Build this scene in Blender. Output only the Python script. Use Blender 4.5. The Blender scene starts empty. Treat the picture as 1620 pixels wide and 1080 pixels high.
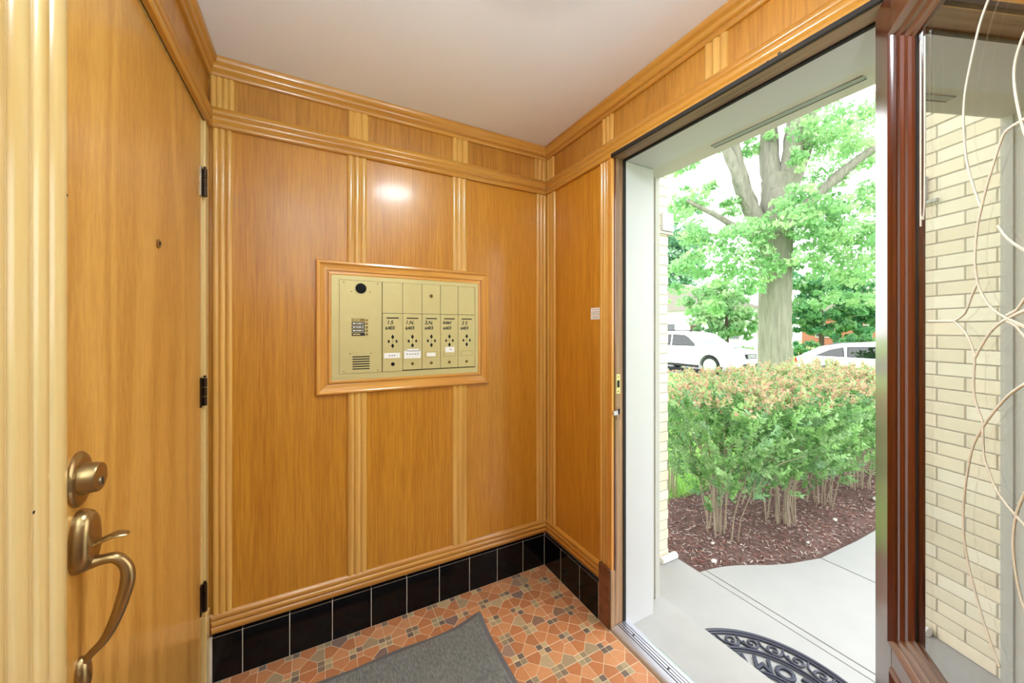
import bpy, bmesh, math, random
import numpy as np
from mathutils import Vector, Matrix
random.seed(7); RNG = np.random.default_rng(11)
SC = bpy.context.scene; COL = SC.collection
R = math.radians

# ---------------------------------------------------------------- camera, world, lights, exposure
CAMH = 1.311; YAW = math.atan(313/583.6)
cam = bpy.data.cameras.new('camera'); camo = bpy.data.objects.new('camera', cam); COL.objects.link(camo)
camo.location = (0, 0, CAMH); camo.rotation_euler = (R(90), 0, -YAW)
cam.sensor_width = 36; cam.lens = 583.6/1620*36; cam.shift_y = -19/1620; cam.clip_start = 0.02; cam.clip_end = 300
SC.camera = camo
W = bpy.data.worlds.new('overcast_sky'); SC.world = W; W.use_nodes = True
bg = W.node_tree.nodes['Background']; bg.inputs[0].default_value = (0.95, 0.98, 1.0, 1); bg.inputs[1].default_value = 4.0
sun = bpy.data.lights.new('hazy_sun', 'SUN'); sun.energy = .6; sun.angle = R(25); sun.color = (1, .96, .88)
suno = bpy.data.objects.new('hazy_sun', sun); COL.objects.link(suno); suno.rotation_euler = (R(38), 0, R(35)); suno.location = (6, -4, 12)
LAMP_STRENGTH = 80.0; FILL_STRENGTH = 580.0
vs = SC.view_settings; vs.view_transform = 'Standard'; vs.look = 'None'; vs.exposure = 0.08; vs.gamma = 1.0; vs.use_curve_mapping = False

# ---------------------------------------------------------------- helpers
def lin(r, g, b):
    f = lambda c: (c/255/12.92) if c/255 <= .04045 else ((c/255+.055)/1.055)**2.4
    return (f(r), f(g), f(b), 1)
MATS = {}
def newmat(name):
    m = bpy.data.materials.new(name); m.use_nodes = True; nt = m.node_tree
    MATS[name] = m
    return m, nt, nt.nodes['Principled BSDF'], nt.nodes, nt.links
def plain(name, col, rough=.5, metal=0., noise=0., nscale=20., bump=0., coat=0., spec=.5, emit=0.):
    m, nt, b, N, L = newmat(name)
    b.inputs['Base Color'].default_value = col; b.inputs['Roughness'].default_value = rough
    b.inputs['Metallic'].default_value = metal; b.inputs['Coat Weight'].default_value = coat
    b.inputs['Coat Roughness'].default_value = .08; b.inputs['Specular IOR Level'].default_value = spec
    if noise or bump:
        tc = N.new('ShaderNodeTexCoord'); n = N.new('ShaderNodeTexNoise'); n.inputs['Scale'].default_value = nscale; n.inputs['Detail'].default_value = 5
        L.new(tc.outputs['Object'], n.inputs['Vector'])
        if noise:
            mx = N.new('ShaderNodeMix'); mx.data_type = 'RGBA'
            mx.inputs['A'].default_value = tuple(c*(1-noise) for c in col[:3])+(1,)
            mx.inputs['B'].default_value = tuple(min(1, c*(1+noise)) for c in col[:3])+(1,)
            L.new(n.outputs['Fac'], mx.inputs['Factor']); L.new(mx.outputs['Result'], b.inputs['Base Color'])
        if bump:
            bp = N.new('ShaderNodeBump'); bp.inputs['Strength'].default_value = bump; bp.inputs['Distance'].default_value = .004
            L.new(n.outputs['Fac'], bp.inputs['Height']); L.new(bp.outputs['Normal'], b.inputs['Normal'])
    if emit:
        b.inputs['Emission Color'].default_value = col; b.inputs['Emission Strength'].default_value = emit
    return m
def wood(name, light, dark, axis='Z', fine=90., broad=7., rough=.32, coat=.35, contour=9., along=.035, bump=.05, var=.12, mix_c=.45):
    """varnished timber: fine pores plus contour figure, both stretched along the grain axis"""
    m, nt, b, N, L = newmat(name)
    tc = N.new('ShaderNodeTexCoord'); oi = N.new('ShaderNodeObjectInfo')
    mp = N.new('ShaderNodeMapping'); mp.vector_type = 'POINT'
    sc = [1, 1, 1]; sc['XYZ'.index(axis)] = along; mp.inputs['Scale'].default_value = sc
    cmb = N.new('ShaderNodeCombineXYZ'); mul = N.new('ShaderNodeMath'); mul.operation = 'MULTIPLY'; mul.inputs[1].default_value = 13
    L.new(oi.outputs['Random'], mul.inputs[0])
    for i in range(3): L.new(mul.outputs[0], cmb.inputs[i])
    L.new(tc.outputs['Object'], mp.inputs['Vector']); L.new(cmb.outputs[0], mp.inputs['Location'])
    n1 = N.new('ShaderNodeTexNoise'); n1.inputs['Scale'].default_value = fine; n1.inputs['Detail'].default_value = 6; n1.inputs['Roughness'].default_value = .65
    n2 = N.new('ShaderNodeTexNoise'); n2.inputs['Scale'].default_value = broad; n2.inputs['Detail'].default_value = 2; n2.inputs['Distortion'].default_value = .4
    L.new(mp.outputs[0], n1.inputs['Vector']); L.new(mp.outputs[0], n2.inputs['Vector'])
    m2 = N.new('ShaderNodeMath'); m2.operation = 'MULTIPLY'; m2.inputs[1].default_value = contour*6.28
    s2 = N.new('ShaderNodeMath'); s2.operation = 'SINE'; L.new(n2.outputs['Fac'], m2.inputs[0]); L.new(m2.outputs[0], s2.inputs[0])
    mr = N.new('ShaderNodeMapRange'); mr.inputs['From Min'].default_value = -1; L.new(s2.outputs[0], mr.inputs['Value'])
    cr = N.new('ShaderNodeMapRange'); cr.inputs['From Min'].default_value = .32; cr.inputs['From Max'].default_value = .68; L.new(n1.outputs['Fac'], cr.inputs['Value'])
    mx = N.new('ShaderNodeMix'); mx.data_type = 'FLOAT'; mx.inputs['Factor'].default_value = mix_c
    L.new(cr.outputs[0], mx.inputs['A']); L.new(mr.outputs[0], mx.inputs['B'])
    rp = N.new('ShaderNodeMix'); rp.data_type = 'RGBA'; rp.inputs['A'].default_value = dark; rp.inputs['B'].default_value = light
    L.new(mx.outputs['Result'], rp.inputs['Factor'])
    hv = N.new('ShaderNodeHueSaturation'); vr = N.new('ShaderNodeMapRange'); vr.inputs['To Min'].default_value = 1-var; vr.inputs['To Max'].default_value = 1+var
    L.new(oi.outputs['Random'], vr.inputs['Value']); L.new(vr.outputs[0], hv.inputs['Value']); L.new(rp.outputs['Result'], hv.inputs['Color'])
    L.new(hv.outputs['Color'], b.inputs['Base Color'])
    b.inputs['Roughness'].default_value = rough; b.inputs['Coat Weight'].default_value = coat; b.inputs['Coat Roughness'].default_value = .15
    bp = N.new('ShaderNodeBump'); bp.inputs['Strength'].default_value = bump; bp.inputs['Distance'].default_value = .002
    L.new(mx.outputs['Result'], bp.inputs['Height']); L.new(bp.outputs['Normal'], b.inputs['Normal'])
    return m
def objcol(name, rough=.4, coat=0., noise=.18, nscale=60., bump=.05):
    """colour taken from the object's own colour (each tile or brick fired to its own shade)"""
    m, nt, b, N, L = newmat(name)
    oi = N.new('ShaderNodeObjectInfo'); tc = N.new('ShaderNodeTexCoord'); n = N.new('ShaderNodeTexNoise'); n.inputs['Scale'].default_value = nscale; n.inputs['Detail'].default_value = 4
    g = N.new('ShaderNodeNewGeometry'); L.new(g.outputs['Position'], n.inputs['Vector'])
    mr = N.new('ShaderNodeMapRange'); mr.inputs['To Min'].default_value = 1-noise; mr.inputs['To Max'].default_value = 1+noise; L.new(n.outputs['Fac'], mr.inputs['Value'])
    hv = N.new('ShaderNodeHueSaturation'); L.new(oi.outputs['Color'], hv.inputs['Color']); L.new(mr.outputs[0], hv.inputs['Value'])
    L.new(hv.outputs['Color'], b.inputs['Base Color']); b.inputs['Roughness'].default_value = rough; b.inputs['Coat Weight'].default_value = coat
    bp = N.new('ShaderNodeBump'); bp.inputs['Strength'].default_value = bump; bp.inputs['Distance'].default_value = .002
    L.new(n.outputs['Fac'], bp.inputs['Height']); L.new(bp.outputs['Normal'], b.inputs['Normal'])
    return m
def attrcol(name, rough=.5, trans=0., gloss=.3):
    m, nt, b, N, L = newmat(name)
    a = N.new('ShaderNodeAttribute'); a.attribute_name = 'Col'
    L.new(a.outputs['Color'], b.inputs['Base Color']); b.inputs['Roughness'].default_value = rough; b.inputs['Specular IOR Level'].default_value = gloss
    if trans:
        t = N.new('ShaderNodeBsdfTranslucent'); L.new(a.outputs['Color'], t.inputs['Color'])
        mx = N.new('ShaderNodeMixShader'); mx.inputs[0].default_value = trans
        L.new(b.outputs[0], mx.inputs[1]); L.new(t.outputs[0], mx.inputs[2]); L.new(mx.outputs[0], N['Material Output'].inputs['Surface'])
    return m
def pane(name, tint=(.9, .93, .92, 1), f0=.12, rough=.0):
    """clear pane: Schlick mix of see-through and mirror"""
    m, nt, b, N, L = newmat(name); N.remove(b)
    lw = N.new('ShaderNodeLayerWeight'); lw.inputs['Blend'].default_value = .5
    p = N.new('ShaderNodeMath'); p.operation = 'POWER'; p.inputs[1].default_value = 5; L.new(lw.outputs['Facing'], p.inputs[0])
    ma = N.new('ShaderNodeMath'); ma.operation = 'MULTIPLY_ADD'; ma.inputs[1].default_value = 1-f0; ma.inputs[2].default_value = f0; L.new(p.outputs[0], ma.inputs[0])
    t = N.new('ShaderNodeBsdfTransparent'); t.inputs[0].default_value = tint; g = N.new('ShaderNodeBsdfGlossy'); g.inputs['Roughness'].default_value = rough
    mx = N.new('ShaderNodeMixShader'); L.new(ma.outputs[0], mx.inputs[0]); L.new(t.outputs[0], mx.inputs[1]); L.new(g.outputs[0], mx.inputs[2])
    L.new(mx.outputs[0], N['Material Output'].inputs['Surface'])
    return m

class MB:
    def __init__(s): s.v = []; s.f = []
    def add(s, vs, fs):
        o = len(s.v); s.v += [tuple(v) for v in vs]; s.f += [tuple(i+o for i in f) for f in fs]; return s
    def box(s, x0, x1, y0, y1, z0, z1):
        vs = [(x, y, z) for x in (x0, x1) for y in (y0, y1) for z in (z0, z1)]
        return s.add(vs, [(0, 1, 3, 2), (4, 6, 7, 5), (0, 4, 5, 1), (2, 3, 7, 6), (0, 2, 6, 4), (1, 5, 7, 3)])
    def prism(s, poly, fn, a, b):
        """poly of 2D points swept from a to b; fn(u, v, t) -> 3D; a, b may be callables of the point (mitres)"""
        n = len(poly); fa = a if callable(a) else (lambda p: a); fb = b if callable(b) else (lambda p: b)
        vs = [fn(p[0], p[1], fa(p)) for p in poly]+[fn(p[0], p[1], fb(p)) for p in poly]
        fs = [(i, (i+1) % n, n+(i+1) % n, n+i) for i in range(n)]
        return s.add(vs, fs+[tuple(range(n-1, -1, -1)), tuple(range(n, 2*n))])
    def tube(s, pts, rad, n=8, flat=1.0, cap=True):
        pts = [Vector(p) for p in pts]; k = len(pts); rads = rad if isinstance(rad, (list, tuple)) else [rad]*k
        vs = []; up0 = None
        for i in range(k):
            t = (pts[min(i+1, k-1)]-pts[max(i-1, 0)]).normalized()
            if up0 is None:
                up0 = Vector((0, 0, 1)) if abs(t.z) < .9 else Vector((0, 1, 0))
            a = t.cross(up0).normalized(); b_ = a.cross(t).normalized(); up0 = b_
            for j in range(n):
                an = 2*math.pi*j/n
                vs.append(pts[i]+a*math.cos(an)*rads[i]*flat+b_*math.sin(an)*rads[i])
        fs = [(i*n+j, i*n+(j+1) % n, (i+1)*n+(j+1) % n, (i+1)*n+j) for i in range(k-1) for j in range(n)]
        if cap: fs += [tuple(range(n-1, -1, -1)), tuple(range((k-1)*n, k*n))]
        return s.add(vs, fs)
    def lathe(s, prof, fn, n=24):
        """prof of (r, h); fn(a, b, h) -> 3D with a=r cos, b=r sin"""
        k = len(prof)
        vs = [fn(r*math.cos(2*math.pi*j/n), r*math.sin(2*math.pi*j/n), hh) for r, hh in prof for j in range(n)]
        fs = [(i*n+j, i*n+(j+1) % n, (i+1)*n+(j+1) % n, (i+1)*n+j) for i in range(k-1) for j in range(n)]
        return s.add(vs, fs+[tuple(range(n-1, -1, -1)), tuple(range((k-1)*n, k*n))])
    def mesh(s, name, smooth=None):
        me = bpy.data.meshes.new(name); me.from_pydata(s.v, [], s.f)
        bm = bmesh.new(); bm.from_mesh(me); bmesh.ops.remove_doubles(bm, verts=bm.verts, dist=1e-6); bmesh.ops.recalc_face_normals(bm, faces=bm.faces); bm.to_mesh(me); bm.free()
        if smooth is not None:
            for p in me.polygons: p.use_smooth = True
            me.set_sharp_from_angle(angle=R(smooth))
        return me
    def build(s, name, mat, parent=None, smooth=None, bevel=0., seg=2, loc=None):
        return link(name, s.mesh(name, smooth), mat, parent, bevel, seg, loc)
def link(name, me, mat, parent=None, bevel=0., seg=2, loc=None):
    if mat is not None and not me.materials: me.materials.append(MATS[mat] if isinstance(mat, str) else mat)
    o = bpy.data.objects.new(name, me); COL.objects.link(o)
    if parent is not None: o.parent = parent
    if loc is not None: o.location = loc
    if bevel:
        b = o.modifiers.new('bevel', 'BEVEL'); b.width = bevel; b.segments = seg; b.limit_method = 'ANGLE'; b.angle_limit = R(35)
    return o
def tag(o, label=None, cat=None, group=None, kind=None):
    for k, v in (('label', label), ('category', cat), ('group', group), ('kind', kind)):
        if v: o[k] = v
    return o
def empty(name, loc=(0, 0, 0), rz=0.):
    o = bpy.data.objects.new(name, None); COL.objects.link(o); o.location = loc; o.rotation_euler = (0, 0, rz); o.empty_display_size = .1
    return o
def quads_mesh(name, C, A, B, cols, mat):
    """many rhombic leaves: centres C, half axes A and B, one colour each"""
    n = len(C); V = np.empty((n, 4, 3), np.float32); V[:, 0] = C-A; V[:, 1] = C+B*.8-A*.1; V[:, 2] = C+A; V[:, 3] = C-B*.8-A*.1
    me = bpy.data.meshes.new(name); me.vertices.add(n*4); me.vertices.foreach_set('co', V.ravel())
    me.loops.add(n*4); me.loops.foreach_set('vertex_index', np.arange(n*4, dtype=np.int32))
    me.polygons.add(n); me.polygons.foreach_set('loop_start', np.arange(0, n*4, 4, dtype=np.int32)); me.polygons.foreach_set('loop_total', np.full(n, 4, np.int32))
    me.update()
    at = me.attributes.new('Col', 'FLOAT_COLOR', 'FACE'); cc = np.ones((n, 4), np.float32); cc[:, :3] = cols; at.data.foreach_set('color', cc.ravel())
    me.materials.append(MATS[mat]); me.validate()
    return me
def rand_axes(n, la, lb, droop=0.):
    a = RNG.normal(size=(n, 3)); a[:, 2] -= droop; a /= np.linalg.norm(a, axis=1)[:, None]
    t = RNG.normal(size=(n, 3)); b = np.cross(a, t); b /= np.linalg.norm(b, axis=1)[:, None]+1e-9
    s = RNG.uniform(.65, 1.25, (n, 1))
    return a*la*s, b*lb*s
def textmesh(name, s, size, mat, parent, matrix, extrude=.0003, shear=0., spacing=1.0, bevel=0., align='CENTER', bold=0.):
    c = bpy.data.curves.new(name, 'FONT'); c.body = s; c.size = size; c.extrude = extrude; c.shear = shear; c.space_character = spacing
    c.align_x = align; c.align_y = 'CENTER'; c.bevel_depth = bevel; c.resolution_u = 3; c.offset = bold
    o = bpy.data.objects.new(name, c); COL.objects.link(o)
    me = bpy.data.meshes.new_from_object(o.evaluated_get(bpy.context.evaluated_depsgraph_get())); bpy.data.objects.remove(o)
    me.materials.clear(); me.transform(matrix)
    return link(name, me, mat, parent)

# ---------------------------------------------------------------- materials
wood('panel_veneer', lin(208, 146, 46), lin(168, 104, 24), 'Z', fine=170, broad=9, contour=3, along=.035, mix_c=.2, rough=.34, coat=.3, var=.05)
wood('frieze_veneer', lin(198, 138, 50), lin(152, 96, 28), 'Z', fine=110, broad=9, contour=3, along=.05, mix_c=.25, rough=.35, coat=.3, var=.06)
wood('reed_pine_vertical', lin(222, 172, 90), lin(194, 140, 62), 'Z', fine=50, broad=12, contour=4, along=.03, rough=.25, coat=.5, var=.06)
wood('reed_pine_x', lin(206, 150, 64), lin(174, 114, 42), 'X', fine=50, broad=14, contour=4, along=.03, rough=.28, coat=.45, var=.04)
wood('reed_pine_y', lin(206, 150, 64), lin(174, 114, 42), 'Y', fine=50, broad=14, contour=4, along=.03, rough=.28, coat=.45, var=.04)
wood('casing_pine', lin(228, 200, 138), lin(206, 168, 100), 'Z', fine=40, broad=9, contour=5, along=.03, rough=.22, coat=.5, var=.03)
wood('door_oak', lin(218, 166, 84), lin(178, 122, 50), 'Z', fine=120, broad=2.6, contour=9, along=.15, rough=.3, coat=.35, var=.02, mix_c=.45)
wood('frame_wood_x', lin(226, 168, 84), lin(196, 134, 56), 'X', fine=50, broad=14, contour=4, along=.05, rough=.26, coat=.5, var=.03)
wood('frame_wood_z', lin(222, 162, 78), lin(194, 130, 54), 'Z', fine=50, broad=14, contour=4, along=.05, rough=.26, coat=.5, var=.03)
wood('worn_jamb', lin(178, 140, 102), lin(112, 80, 54), 'Z', fine=70, broad=10, contour=5, along=.05, rough=.6, coat=.05, var=.05)
wood('worn_jamb_y', lin(170, 142, 112), lin(104, 80, 60), 'Y', fine=70, broad=10, contour=5, along=.05, rough=.6, coat=.05, var=.05)
wood('mahogany', lin(112, 50, 24), lin(62, 22, 10), 'Z', fine=80, broad=9, contour=4, along=.04, rough=.22, coat=.8, var=.04)
wood('mahogany_rail', lin(132, 78, 44), lin(80, 38, 18), 'X', fine=80, broad=9, contour=4, along=.04, rough=.3, coat=.6, var=.04)
plain('dark_gap', (.006, .005, .004, 1), .8)
plain('black_glaze', (.003, .003, .004, 1), .12, spec=.22)
plain('tile_grout', lin(205, 196, 180), .8, noise=.1)
plain('floor_grout', lin(214, 196, 164), .85, noise=.12, nscale=40)
plain('ceiling_paint', lin(240, 240, 242), .62, noise=.03, nscale=3, bump=.06, spec=.3)
plain('white_paint', lin(194, 194, 195), .45, noise=.03, nscale=5, bump=.03)
plain('grey_stone_trim', lin(178, 176, 168), .6, noise=.06, nscale=14)
plain('soffit_paint', lin(196, 192, 182), .6, noise=.05, nscale=9)
plain('slot_grey', lin(150, 158, 152), .5)
plain('concrete', lin(158, 157, 156), .85, noise=.07, nscale=7, bump=.2)
plain('sill_concrete', lin(158, 157, 154), .85, noise=.10, nscale=9, bump=.25)
plain('asphalt', lin(120, 122, 124), .9, noise=.1, nscale=12)
plain('aluminium', lin(214, 216, 226), .34, metal=.85, noise=.05, nscale=30)
plain('aluminium_groove', lin(70, 72, 78), .6, metal=.4)
plain('brass_plate', lin(206, 193, 136), .42, metal=.3, noise=.05, nscale=25, bump=.02)
plain('brass_dark', lin(150, 126, 74), .4, metal=.8)
plain('antique_brass', lin(164, 138, 94), .28, metal=.9, noise=.18, nscale=30)
plain('bronze_hinge', lin(62, 44, 30), .4, metal=.8)
plain('steel_hinge', lin(150, 140, 120), .35, metal=.9)
plain('black_hole', (.004, .004, .004, 1), .9)
plain('ink', (.02, .02, .02, 1), .8)
plain('directory_black', lin(24, 24, 26), .5)
plain('paper', lin(240, 240, 236), .7)
plain('red_ink', lin(190, 60, 50), .7)
plain('grey_ink', lin(90, 90, 96), .7)
plain('mat_pile', lin(132, 133, 130), .95, noise=.7, nscale=150, bump=.6, spec=.1)
plain('mat_rubber', lin(98, 94, 94), .7, noise=.12, nscale=80)
plain('cast_rubber', lin(52, 54, 70), .42, noise=.15, nscale=50)
plain('lead_came', lin(248, 246, 232), .3)
plain('putty', lin(34, 26, 20), .7, noise=.3, nscale=90)
plain('lamp_ring', lin(190, 170, 120), .3, metal=.9)
plain('lamp_glass', (.80, .93, 1.0, 1), .4, emit=LAMP_STRENGTH)
plain('fill_uplight_glow', (.70, .90, 1.0, 1), .4, emit=FILL_STRENGTH)  # glow of the added uplight that fills the ceiling
plain('mulch_soil', lin(104, 84, 80), .95, noise=.35, nscale=60, bump=.8, spec=.1)
plain('lawn', lin(150, 190, 104), .95, noise=.25, nscale=30, bump=.8, spec=.1)
plain('pebble', lin(214, 210, 200), .7, noise=.1)
plain('stem_bark', lin(158, 144, 124), .9, noise=.25, nscale=40)
plain('tree_bark', lin(132, 130, 116), .95, noise=.5, nscale=9, bump=1.0, spec=.1)
plain('dark_bark', lin(90, 76, 62), .95, noise=.3, nscale=9)
plain('car_white', lin(236, 238, 240), .25, coat=1.)
plain('car_black', lin(26, 26, 28), .5)
plain('tyre', lin(40, 40, 42), .85)
plain('rim', lin(200, 202, 206), .3, metal=.8)
plain('headlamp', lin(214, 220, 224), .15, coat=1.)
plain('plate_white', lin(220, 222, 226), .5)
plain('house_white', lin(232, 232, 230), .8, noise=.04)
plain('house_roof', lin(150, 140, 134), .9, noise=.15)
plain('house_brick', lin(176, 112, 92), .9, noise=.2, nscale=14)
plain('white_pvc', lin(232, 232, 230), .4)
objcol('floor_tile', .34, noise=.14, nscale=70, bump=.08)
objcol('cream_brick', .8, noise=.06, nscale=40, bump=.3)
plain('brick_mortar', lin(168, 162, 150), .95, noise=.1, nscale=60)
attrcol('leaf', .55, trans=.45)
attrcol('tile_attr', .34)
attrcol('chip', .9, gloss=.1)
pane('door_glass', (.86, .89, .88, 1), f0=.55)
pane('car_glass', (.28, .34, .33, 1), f0=.1)
pane('house_glass', (.3, .36, .4, 1), f0=.12)

# bark ridges: vertical
for nm in ('tree_bark',):
    nt = MATS[nm].node_tree; tc = [n for n in nt.nodes if n.type == 'TEX_COORD'][0]; nz = [n for n in nt.nodes if n.type == 'TEX_NOISE'][0]
    mp = nt.nodes.new('ShaderNodeMapping'); mp.inputs['Scale'].default_value = (1.6, 1.6, .22); nt.links.new(tc.outputs['Object'], mp.inputs['Vector']); nt.links.new(mp.outputs[0], nz.inputs['Vector'])
    [n for n in nt.nodes if n.type == 'BUMP'][0].inputs['Distance'].default_value = .05
# ribbed pile of the doormat: ridges along y
nt = MATS['mat_pile'].node_tree; tc = [n for n in nt.nodes if n.type == 'TEX_COORD'][0]; nz = [n for n in nt.nodes if n.type == 'TEX_NOISE'][0]
mp = nt.nodes.new('ShaderNodeMapping'); mp.inputs['Scale'].default_value = (1, .35, 1); nt.links.new(tc.outputs['Object'], mp.inputs['Vector']); nt.links.new(mp.outputs[0], nz.inputs['Vector'])

# ---------------------------------------------------------------- room shell
XL, XR, YB, YF, ZC = -.348, 1.155, 1.742, -1.1, 2.322     # finished panel planes, ceiling
RAIL0, RAIL1, CROWN0, BASE0, BASE1, TILE1 = 2.063, 2.142, 2.256, .179, .250, .172
DY0, DY1 = .30, 1.212                                       # doorway on the right wall

def struct(o, label, cat): return tag(o, label, cat, kind='structure')

wb = struct(MB().box(XL-.05, XR+.05, YB+.006, YB+.08, 0, ZC).build('wall_back', 'frieze_veneer'), 'wood panelled back wall with mailbox panel', 'wall')
wl = struct(MB().box(XL-.12, XL-.006, YF, .60, 0, ZC).box(XL-.12, XL-.006, .60, YB+.006, RAIL0+.004, ZC).box(XL-.12, XL-.045, .60, YB+.006, 0, RAIL0+.004).build('wall_left', 'frieze_veneer'), 'wood panelled left wall around the oak door', 'wall')
wr = struct(MB().box(XR+.006, XR+.055, DY1+.0135, YB+.006, 0, ZC).box(XR+.006, XR+.055, DY0-.0135, DY1+.0135, RAIL0+.0145, ZC).box(XR+.006, XR+.055, YF, DY0-.0135, 0, ZC).build('wall_right', 'frieze_veneer'), 'wood panelled right wall around the open doorway', 'wall')
struct(MB().box(XL-.12, XR+.055, YF-.08, YF, 0, ZC).build('wall_front', 'ceiling_paint'), 'plain off-white plaster wall at the inner end of the vestibule', 'wall')  # unseen end wall, made off-white to bounce neutral light onto the ceiling
struct(MB().box(XL-.12, XR+.2, YF-.08, YB+.08, ZC, ZC+.06).build('ceiling', 'ceiling_paint'), 'off-white painted plaster ceiling', 'ceiling')
floor = struct(MB().box(XL-.12, XR+.02, YF-.08, YB+.08, -.12, -.0010).build('floor', 'floor_grout'), 'orange and brown mosaic tile floor with pale grout', 'floor')

# --- panels as pieces of the walls
def panel_back(x0, x1, z0, z1, mat='panel_veneer', name='panel'): return MB().box(x0, x1, YB, YB+.006, z0, z1).build(name, mat, wb)
def panel_right(y0, y1, z0, z1, mat='panel_veneer', name='panel'): return MB().box(XR, XR+.006, y0, y1, z0, z1).build(name, mat, wr)
def panel_left(y0, y1, z0, z1, mat='panel_veneer', name='panel'): return MB().box(XL-.006, XL, y0, y1, z0, z1).build(name, mat, wl)
bstr = [(-.335, -.275), (.125, .205), (.598, .678), (1.087, XR)]
fstr = [(-.342, -.268), (.128, .212), (.601, .685), (1.073, XR)]
for a, b in ((XL, .1655), (.1655, .638), (.638, XR)): panel_back(a+.0006, b-.0006, BASE0, RAIL0+.02)
for a, b in ((XL, .1655), (.1655, .638), (.638, XR)): panel_back(a+.0006, b-.0006, RAIL1-.02, CROWN0+.02, 'frieze_veneer', 'frieze_panel')
panel_right(1.256, YB, BASE0, RAIL0+.02); panel_right(YF, DY0-.07, 0, RAIL0+.02)
for a, b in ((YF, -.1), (-.1, .745), (.745, 1.245), (1.245, YB)): panel_right(a+.0006, b-.0006, RAIL1-.02, CROWN0+.02, 'frieze_veneer', 'frieze_panel')
panel_left(YF, .62, 0, RAIL0+.02); panel_left(YF, .70, RAIL1-.02, CROWN0+.02, 'frieze_veneer', 'frieze_panel'); panel_left(.7012, YB, RAIL1-.02, CROWN0+.02, 'frieze_veneer', 'frieze_panel')

def reed_profile(w, n, hgt, base=.003, seg=7):
    """n rounded reeds over width w: (u, off)"""
    pts = [(0, 0)]; rw = w/n
    for i in range(n):
        for k in range(seg+1):
            t = k/seg; pts.append((i*rw+rw*(.03+.94*t), base+(hgt-base)*math.sin(math.pi*min(1, max(0, t)))**.55))
    return pts+[(w, 0)]
def strip_back(x0, x1, z0, z1, n=3, hgt=.009, name='reeded_strip'):
    m = MB(); m.prism(reed_profile(x1-x0, n, hgt), lambda u, o, t: (x0+u, YB-o, t), z0, z1)
    return m.build(name, 'reed_pine_vertical', wb, smooth=50)
def strip_right(y0, y1, z0, z1, n=3, hgt=.009, name='reeded_strip'):
    m = MB(); m.prism(reed_profile(y1-y0, n, hgt), lambda u, o, t: (XR-o, y0+u, t), z0, z1)
    return m.build(name, 'reed_pine_vertical', wr, smooth=50)
MBX = (.006, .792, 1.036, 1.602)                           # mailbox frame outer x0 x1 z0 z1
for i, (a, b) in enumerate(bstr):
    if i in (1, 2):
        strip_back(a, b, BASE1-.004, MBX[2]+.004); strip_back(a, b, MBX[3]-.004, RAIL0+.004)
    else: strip_back(a, b, BASE1-.004, RAIL0+.004)
for i, (a, b) in enumerate(fstr): strip_back(a, b, RAIL1-.004, CROWN0+.004, n=4 if i == 0 else 3, name='frieze_strip')
strip_right(1.653, YB-.009, BASE1-.004, RAIL0+.004); strip_right(1.240, 1.297, BASE1-.004, RAIL0+.004)
for a, b in ((1.664, YB-.009), (1.212, 1.284), (.706, .785), (-.14, -.06)): strip_right(a, b, RAIL1-.004, CROWN0+.004, name='frieze_strip')

# --- mouldings swept round the room
rail_p = [(0, 2.063), (.013, 2.063), (.016, 2.067), (.0175, 2.074), (.016, 2.082), (.012, 2.087), (.0155, 2.091), (.018, 2.098), (.0175, 2.106), (.013, 2.113), (.016, 2.117), (.0165, 2.125), (.013, 2.134), (.007, 2.142), (0, 2.142)]
crown_p = [(0, 2.256), (.009, 2.256), (.013, 2.261), (.0135, 2.270), (.011, 2.275), (.017, 2.279), (.021, 2.287), (.021, 2.294), (.026, 2.299), (.031, 2.306), (.032, 2.3215), (0, 2.3215)]
base_p = [(0, .179), (.010, .179), (.0135, .185), (.0145, .192), (.0125, .200), (.009, .203), (.013, .207), (.0145, .215), (.0125, .223), (.009, .226), (.012, .230), (.0125, .238), (.009, .244), (.006, .247), (.004, .250), (0, .250)]
def run_back(p, name): return MB().prism(p, lambda o, z, t: (t, YB-o, z), lambda q: XL+q[0], lambda q: XR-q[0]).build(name, 'reed_pine_x', smooth=40)
def run_left(p, name, y0=YF): return MB().prism(p, lambda o, z, t: (XL+o, t, z), y0, lambda q: YB-q[0]).build(name, 'reed_pine_y', smooth=40)
def run_right(p, name, y0=YF): return MB().prism(p, lambda o, z, t: (XR-o, t, z), y0, lambda q: YB-q[0]).build(name, 'reed_pine_y', smooth=40)
struct(run_back(crown_p, 'trim_1'), 'stepped crown moulding along the top of the back wall', 'moulding')
struct(run_left(crown_p, 'trim_2'), 'stepped crown moulding above the oak door wall', 'moulding')
struct(run_right(crown_p, 'trim_3'), 'stepped crown moulding above the open doorway wall', 'moulding')
struct(run_back(rail_p, 'trim_4'), 'reeded picture rail across the back wall', 'moulding')
struct(run_left(rail_p, 'trim_5'), 'reeded picture rail over the oak door', 'moulding')
struct(run_right(rail_p, 'trim_6'), 'reeded picture rail over the open doorway, scarred above the opening', 'moulding')
struct(run_back(base_p, 'trim_7'), 'reeded base moulding over black tiles on the back wall', 'moulding')
t8 = MB().prism(base_p, lambda o, z, t: (XR-o, t, z), 1.286, lambda q: YB-q[0]).build('trim_8', 'reed_pine_y', smooth=40)
struct(t8, 'short reeded base moulding beside the doorway', 'moulding')

for y, z in ((.582, 2.073), (.552, 2.078), (.905, 2.070)): MB().lathe([(0, 0), (.0042, 0), (.003, .0015), (0, .0016)], lambda a, b, t: (XR-.0160-t, y+a*1.5, z+b), 10).build('nail_scar', 'putty', bpy.data.objects['trim_6'])
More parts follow.
